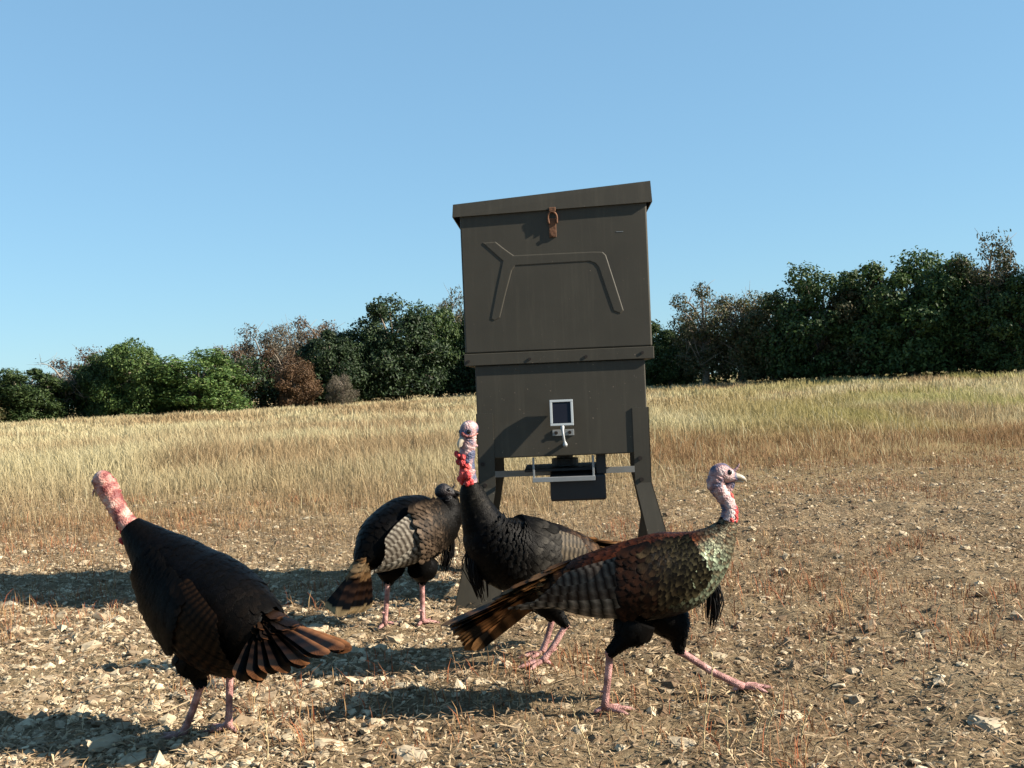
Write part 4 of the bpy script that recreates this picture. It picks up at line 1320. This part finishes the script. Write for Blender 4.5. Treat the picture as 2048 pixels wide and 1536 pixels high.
    for rowk, (dist, Lc) in enumerate(tc['coverts']):
        for i in range(0, nt_):
            mt = mats_t[i]
            p = mt @ Vector((-dist + r_.normal(0, .006), r_.normal(0, .004), .006 + .004 * (len(tc['coverts']) - rowk)))
            z = (mt.to_3x3() @ Vector((0, 0, 1))).normalized(); fv = (mt.to_3x3() @ Vector((-1, r_.normal(0, .06), 0))).normalized()
            cP.append(p[:]); cN.append(z[:]); cF.append(fv[:]); cL.append(Lc * r_.uniform(.85, 1.15)); cW.append(.020)
            cT.append(np.array(tc['covert_tint'][rowk % len(tc['covert_tint'])]) * r_.uniform(.7, 1.2)); cM.append(0.0)
    V, Q, C = contour_feathers(np.array(cP), np.array(cN), np.array(cF), np.array(cL), np.array(cW), np.array(cT), np.array(cM), np.full(len(cP), .03), r_, edge=tc['covert_edge'])
    tail = obj_np('tail', V, Q, M['feather'], root, C, True)
    tail['kind'] = 'stuff'; add_vane(tail.data, V_ROWS)
    for mt in mats_t:
        o = link(bpy.data.objects.new('tail_feather', fm), tail)
        o.matrix_local = mt
    return root

BRONZE = dict(back=(.13, .033, .012), breast=(.36, .42, .28), flank=(.004, .003, .0022), rump=(.022, .010, .005), neck=(.24, .21, .14), alt=(.13, .050, .019), alt_p=.28, metal=.7)
DARK = dict(back=(.0016, .0017, .0024), breast=(.0014, .0015, .0022), flank=(.0014, .0014, .0014), rump=(.0045, .003, .002), neck=(.002, .002, .002), alt=(.003, .0022, .0016), alt_p=.12, metal=.05)
BLUE_LIT = dict(back=(.0055, .0065, .009), breast=(.0018, .0018, .0024), flank=(.014, .010, .006), rump=(.075, .042, .022), neck=(.010, .009, .007), alt=(.035, .030, .024), alt_p=.12, metal=.2)  # back tint holds a painted blue-grey highlight, breast kept darker as the shaded side
BROWN = dict(back=(.0022, .0022, .0026), breast=(.0016, .0016, .002), flank=(.003, .0025, .002), rump=(.004, .003, .002), neck=(.0016, .0016, .002), alt=(.005, .0035, .0025), alt_p=.12, metal=.1)
WING_DARK = dict(covert=(.02, .018, .015), covert2=(.05, .034, .022), sec_dark=(.009, .007, .006), sec_light=(.22, .18, .135), tert=.6, droop=1.0, len=1.0, open=0.0, metal=.2)
TAIL = dict(tip=(.20, .10, .04), body=(.13, .055, .020), covert_tint=[(.17, .075, .026), (.22, .11, .045)], covert_edge=(.010, .007, .005), coverts=[(-.04, .07), (.0, .08), (.04, .085), (.08, .085), (.12, .08)], spread=14, roof=8, twist=22, len=.33)

# the striding one in front, seen in profile
build_turkey(dict(fs=.66, far=1, seed=1, loc=(.299, 2.78, 0), heading=0,
    label='bronze turkey striding right, in front of the feeder, with glossy greenish breast', skin='skin_pale',
    trunk=[(-.235, 0, .318, .024, .026), (-.19, 0, .320, .050, .052), (-.12, 0, .322, .080, .078), (-.03, 0, .326, .100, .099), (.06, 0, .336, .106, .110), (.13, 0, .354, .094, .104), (.185, 0, .384, .066, .080), (.225, 0, .420, .042, .052), (.250, 0, .455, .027, .031), (.258, 0, .480, .020, .021)],
    neck=[(.250, 0, .460, .021), (.262, 0, .495, .0205), (.257, 0, .525, .0195), (.240, 0, .550, .0205), (.229, 0, .575, .024), (.236, 0, .594, .024)],
    head=dict(pos=(.248, 0, .599), yaw=0, pitch=-6),
    snood=[(.026, 0, .008), (.034, 0, .014), (.040, 0, .023), (.043, 0, .030)],
    caruncles=[(.276, 0, .480, .009), (.279, 0, .492, .008), (.277, 0, .505, .007), (.273, 0, .517, .006), (.268, .008, .486, .008), (.268, -.010, .484, .008), (.264, -.012, .500, .006), (.268, -.004, .528, .006), (.262, -.006, .540, .006), (.274, -.008, .498, .008)],
    beard=((.198, 0, .335), .135, (.004, 0, 0)),
    legs=[((.07, .05, .235), (.122, .052, .122), (.290, .052, .006), 5), ((.0, -.05, .235), (-.074, -.050, .150), (-.094, -.050, -.006), 8)],
    tint=BRONZE, wing=dict(WING_DARK, covert=(.115, .095, .05), covert2=(.026, .0105, .0055), sec_light=(.34, .29, .23), sec_dark=(.004, .0035, .003), droop=1.3, len=1.15, tert=.6, metal=.35),
    tail=dict(TAIL, pos=(-.195, 0, .335), pitch=-20, spread=11, roof=12, twist=55, len=.33)))

# the alert one behind it, head raised, breast to the left
build_turkey(dict(far=-1, seed=2, loc=(.034, 3.25, 0), heading=200,
    label='dark turkey with raised head and bright red throat, close against the feeder\'s left leg', skin='skin_pale',
    trunk=[(-.225, 0, .310, .026, .030), (-.17, 0, .315, .058, .062), (-.09, 0, .322, .090, .092), (.0, 0, .332, .112, .114), (.075, 0, .350, .112, .116), (.125, 0, .392, .088, .090), (.150, 0, .440, .060, .066), (.170, 0, .495, .043, .048), (.182, 0, .540, .033, .036), (.186, 0, .565, .024, .025)],
    neck=[(.180, 0, .535, .022), (.187, 0, .575, .0235), (.192, 0, .620, .0235), (.190, 0, .660, .0245), (.186, 0, .695, .0255), (.184, 0, .715, .024)],
    head=dict(pos=(.184, 0, .724), yaw=28, pitch=-34), snood=[(.027, .002, .010), (.031, .012, .006), (.026, .020, -.002), (.014, .028, -.008), (-.002, .032, -.012)], snood_mat='skin_pink',
    caruncles=[(.205, .006, .570, .014), (.208, .010, .585, .014), (.207, .004, .600, .013), (.210, .006, .618, .012), (.209, .008, .634, .011), (.203, .016, .575, .013), (.200, .022, .592, .012), (.209, -.006, .578, .013), (.208, .010, .650, .010), (.204, .018, .610, .011), (.205, .018, .628, .010), (.206, .014, .645, .009)],
    beard=((.176, 0, .385), .17, (-.01, 0, 0)),
    legs=[((-.03, .05, .22), (-.088, .05, .112), (-.005, .05, -.004), 0), ((-.02, -.05, .22), (-.085, -.05, .112), (-.045, -.05, -.004), -5)],
    tint=BLUE_LIT, wing=dict(WING_DARK, covert=(.006, .007, .009), covert2=(.040, .036, .030), sec_light=(.26, .20, .13), sec_dark=(.006, .005, .004), tert=.5, len=.85),
    tail=dict(TAIL, pos=(-.20, 0, .325), pitch=-8, spread=10, len=.28)))

# the hunched one in the feeder's shade
build_turkey(dict(far=1, seed=3, loc=(-.430, 3.80, 0), heading=50,
    label='hunched turkey with lowered head darkened by painted shade, left of the feeder, tail drooping to the ground', skin='skin_shaded',
    trunk=[(-.185, 0, .262, .030, .034), (-.14, 0, .285, .068, .068), (-.07, 0, .318, .102, .104), (.02, -.005, .338, .120, .126), (.10, -.015, .344, .112, .122), (.165, -.03, .355, .085, .100), (.205, -.045, .385, .055, .072), (.215, -.045, .420, .040, .048), (.210, -.045, .448, .030, .034)],
    neck=[(.21, -.045, .425, .030), (.206, -.045, .450, .030), (.198, -.046, .466, .029), (.192, -.048, .474, .026)],
    head=dict(pos=(.190, -.052, .472), yaw=-45, pitch=-4), snood=[(.026, 0, .008), (.032, 0, .014), (.036, 0, .022), (.036, 0, .030)],
    caruncles=[], beard=((.222, -.05, .330), .17, (-.03, .02, 0)),
    legs=[((-.01, .055, .22), (-.02, .05, .155), (-.045, .05, -.004), 0), ((.04, -.055, .22), (.055, -.05, .155), (.050, -.05, -.002), 0)],
    tint=BROWN, wing=dict(WING_DARK, covert=(.006, .0045, .0035), covert2=(.080, .055, .036), sec_light=(.62, .57, .47), sec_dark=(.015, .012, .01), tert=.5, droop=1.7, len=.86),
    tail=dict(TAIL, pos=(-.165, 0, .275), pitch=-44, yaw=16, spread=21, roof=3, twist=4, len=.24, tip=(.40, .27, .13), body=(.032, .015, .008), covert_tint=[(.24, .13, .055), (.34, .22, .11)], coverts=[(-.03, .07), (.01, .07), (.045, .07)])))

# the near black one at the left, walking away with its tail half spread
build_turkey(dict(far=-1, seed=4, loc=(-.774, 2.65, 0), heading=150,
    label='large black turkey at the left, walking away, bare pink neck turned from camera', skin='skin_pink',
    trunk=[(-.190, 0, .265, .036, .052), (-.15, 0, .272, .078, .092), (-.08, 0, .292, .110, .118), (.0, 0, .326, .124, .128), (.075, .005, .368, .114, .122), (.135, .012, .420, .090, .096), (.19, .022, .468, .064, .066), (.232, .032, .508, .042, .044), (.252, .038, .530, .030, .032)],
    neck=[(.225, .03, .495, .027), (.255, .038, .530, .025), (.280, .044, .562, .024), (.300, .050, .600, .0255), (.316, .054, .632, .028), (.326, .056, .652, .026)],
    head=dict(pos=(.332, .056, .648), yaw=-20, pitch=-24), snood=[(.026, 0, .008), (.038, 0, .004), (.050, .010, -.008), (.055, .012, -.02)],
    caruncles=[(.275, .035, .515, .011), (.285, .04, .535, .010), (.268, .05, .505, .010), (.262, .03, .500, .011)], beard=((.17, 0, .36), .14, (0, 0, 0)),
    legs=[((.0, .055, .23), (.005, .05, .146), (.080, .05, -.004), 0), ((-.01, -.055, .23), (.008, -.05, .146), (.020, -.05, -.006), 0)],
    tint=DARK, fluff=.04, wing=dict(WING_DARK, covert=(.0014, .0014, .002), covert2=(.006, .004, .0026), sec_light=(.05, .024, .011), sec_dark=(.002, .0018, .0016), tert=.5, droop=2.2, len=.90, open=.012, top=.66, metal=.1),
    tail=dict(TAIL, pos=(-.165, 0, .31), pitch=-14, yaw=-6, spread=54, roof=16, twist=24, len=.24, ragged=2.2, coverts=[(-.04, .06), (.0, .07), (.04, .07)], tip=(.07, .028, .011), body=(.008, .004, .0025), lit_margin=(.20, .085, .034), covert_tint=[(.010, .006, .004), (.022, .011, .006)], covert_edge=(.075, .03, .012))))  # sunlit feather edges are painted on in orange
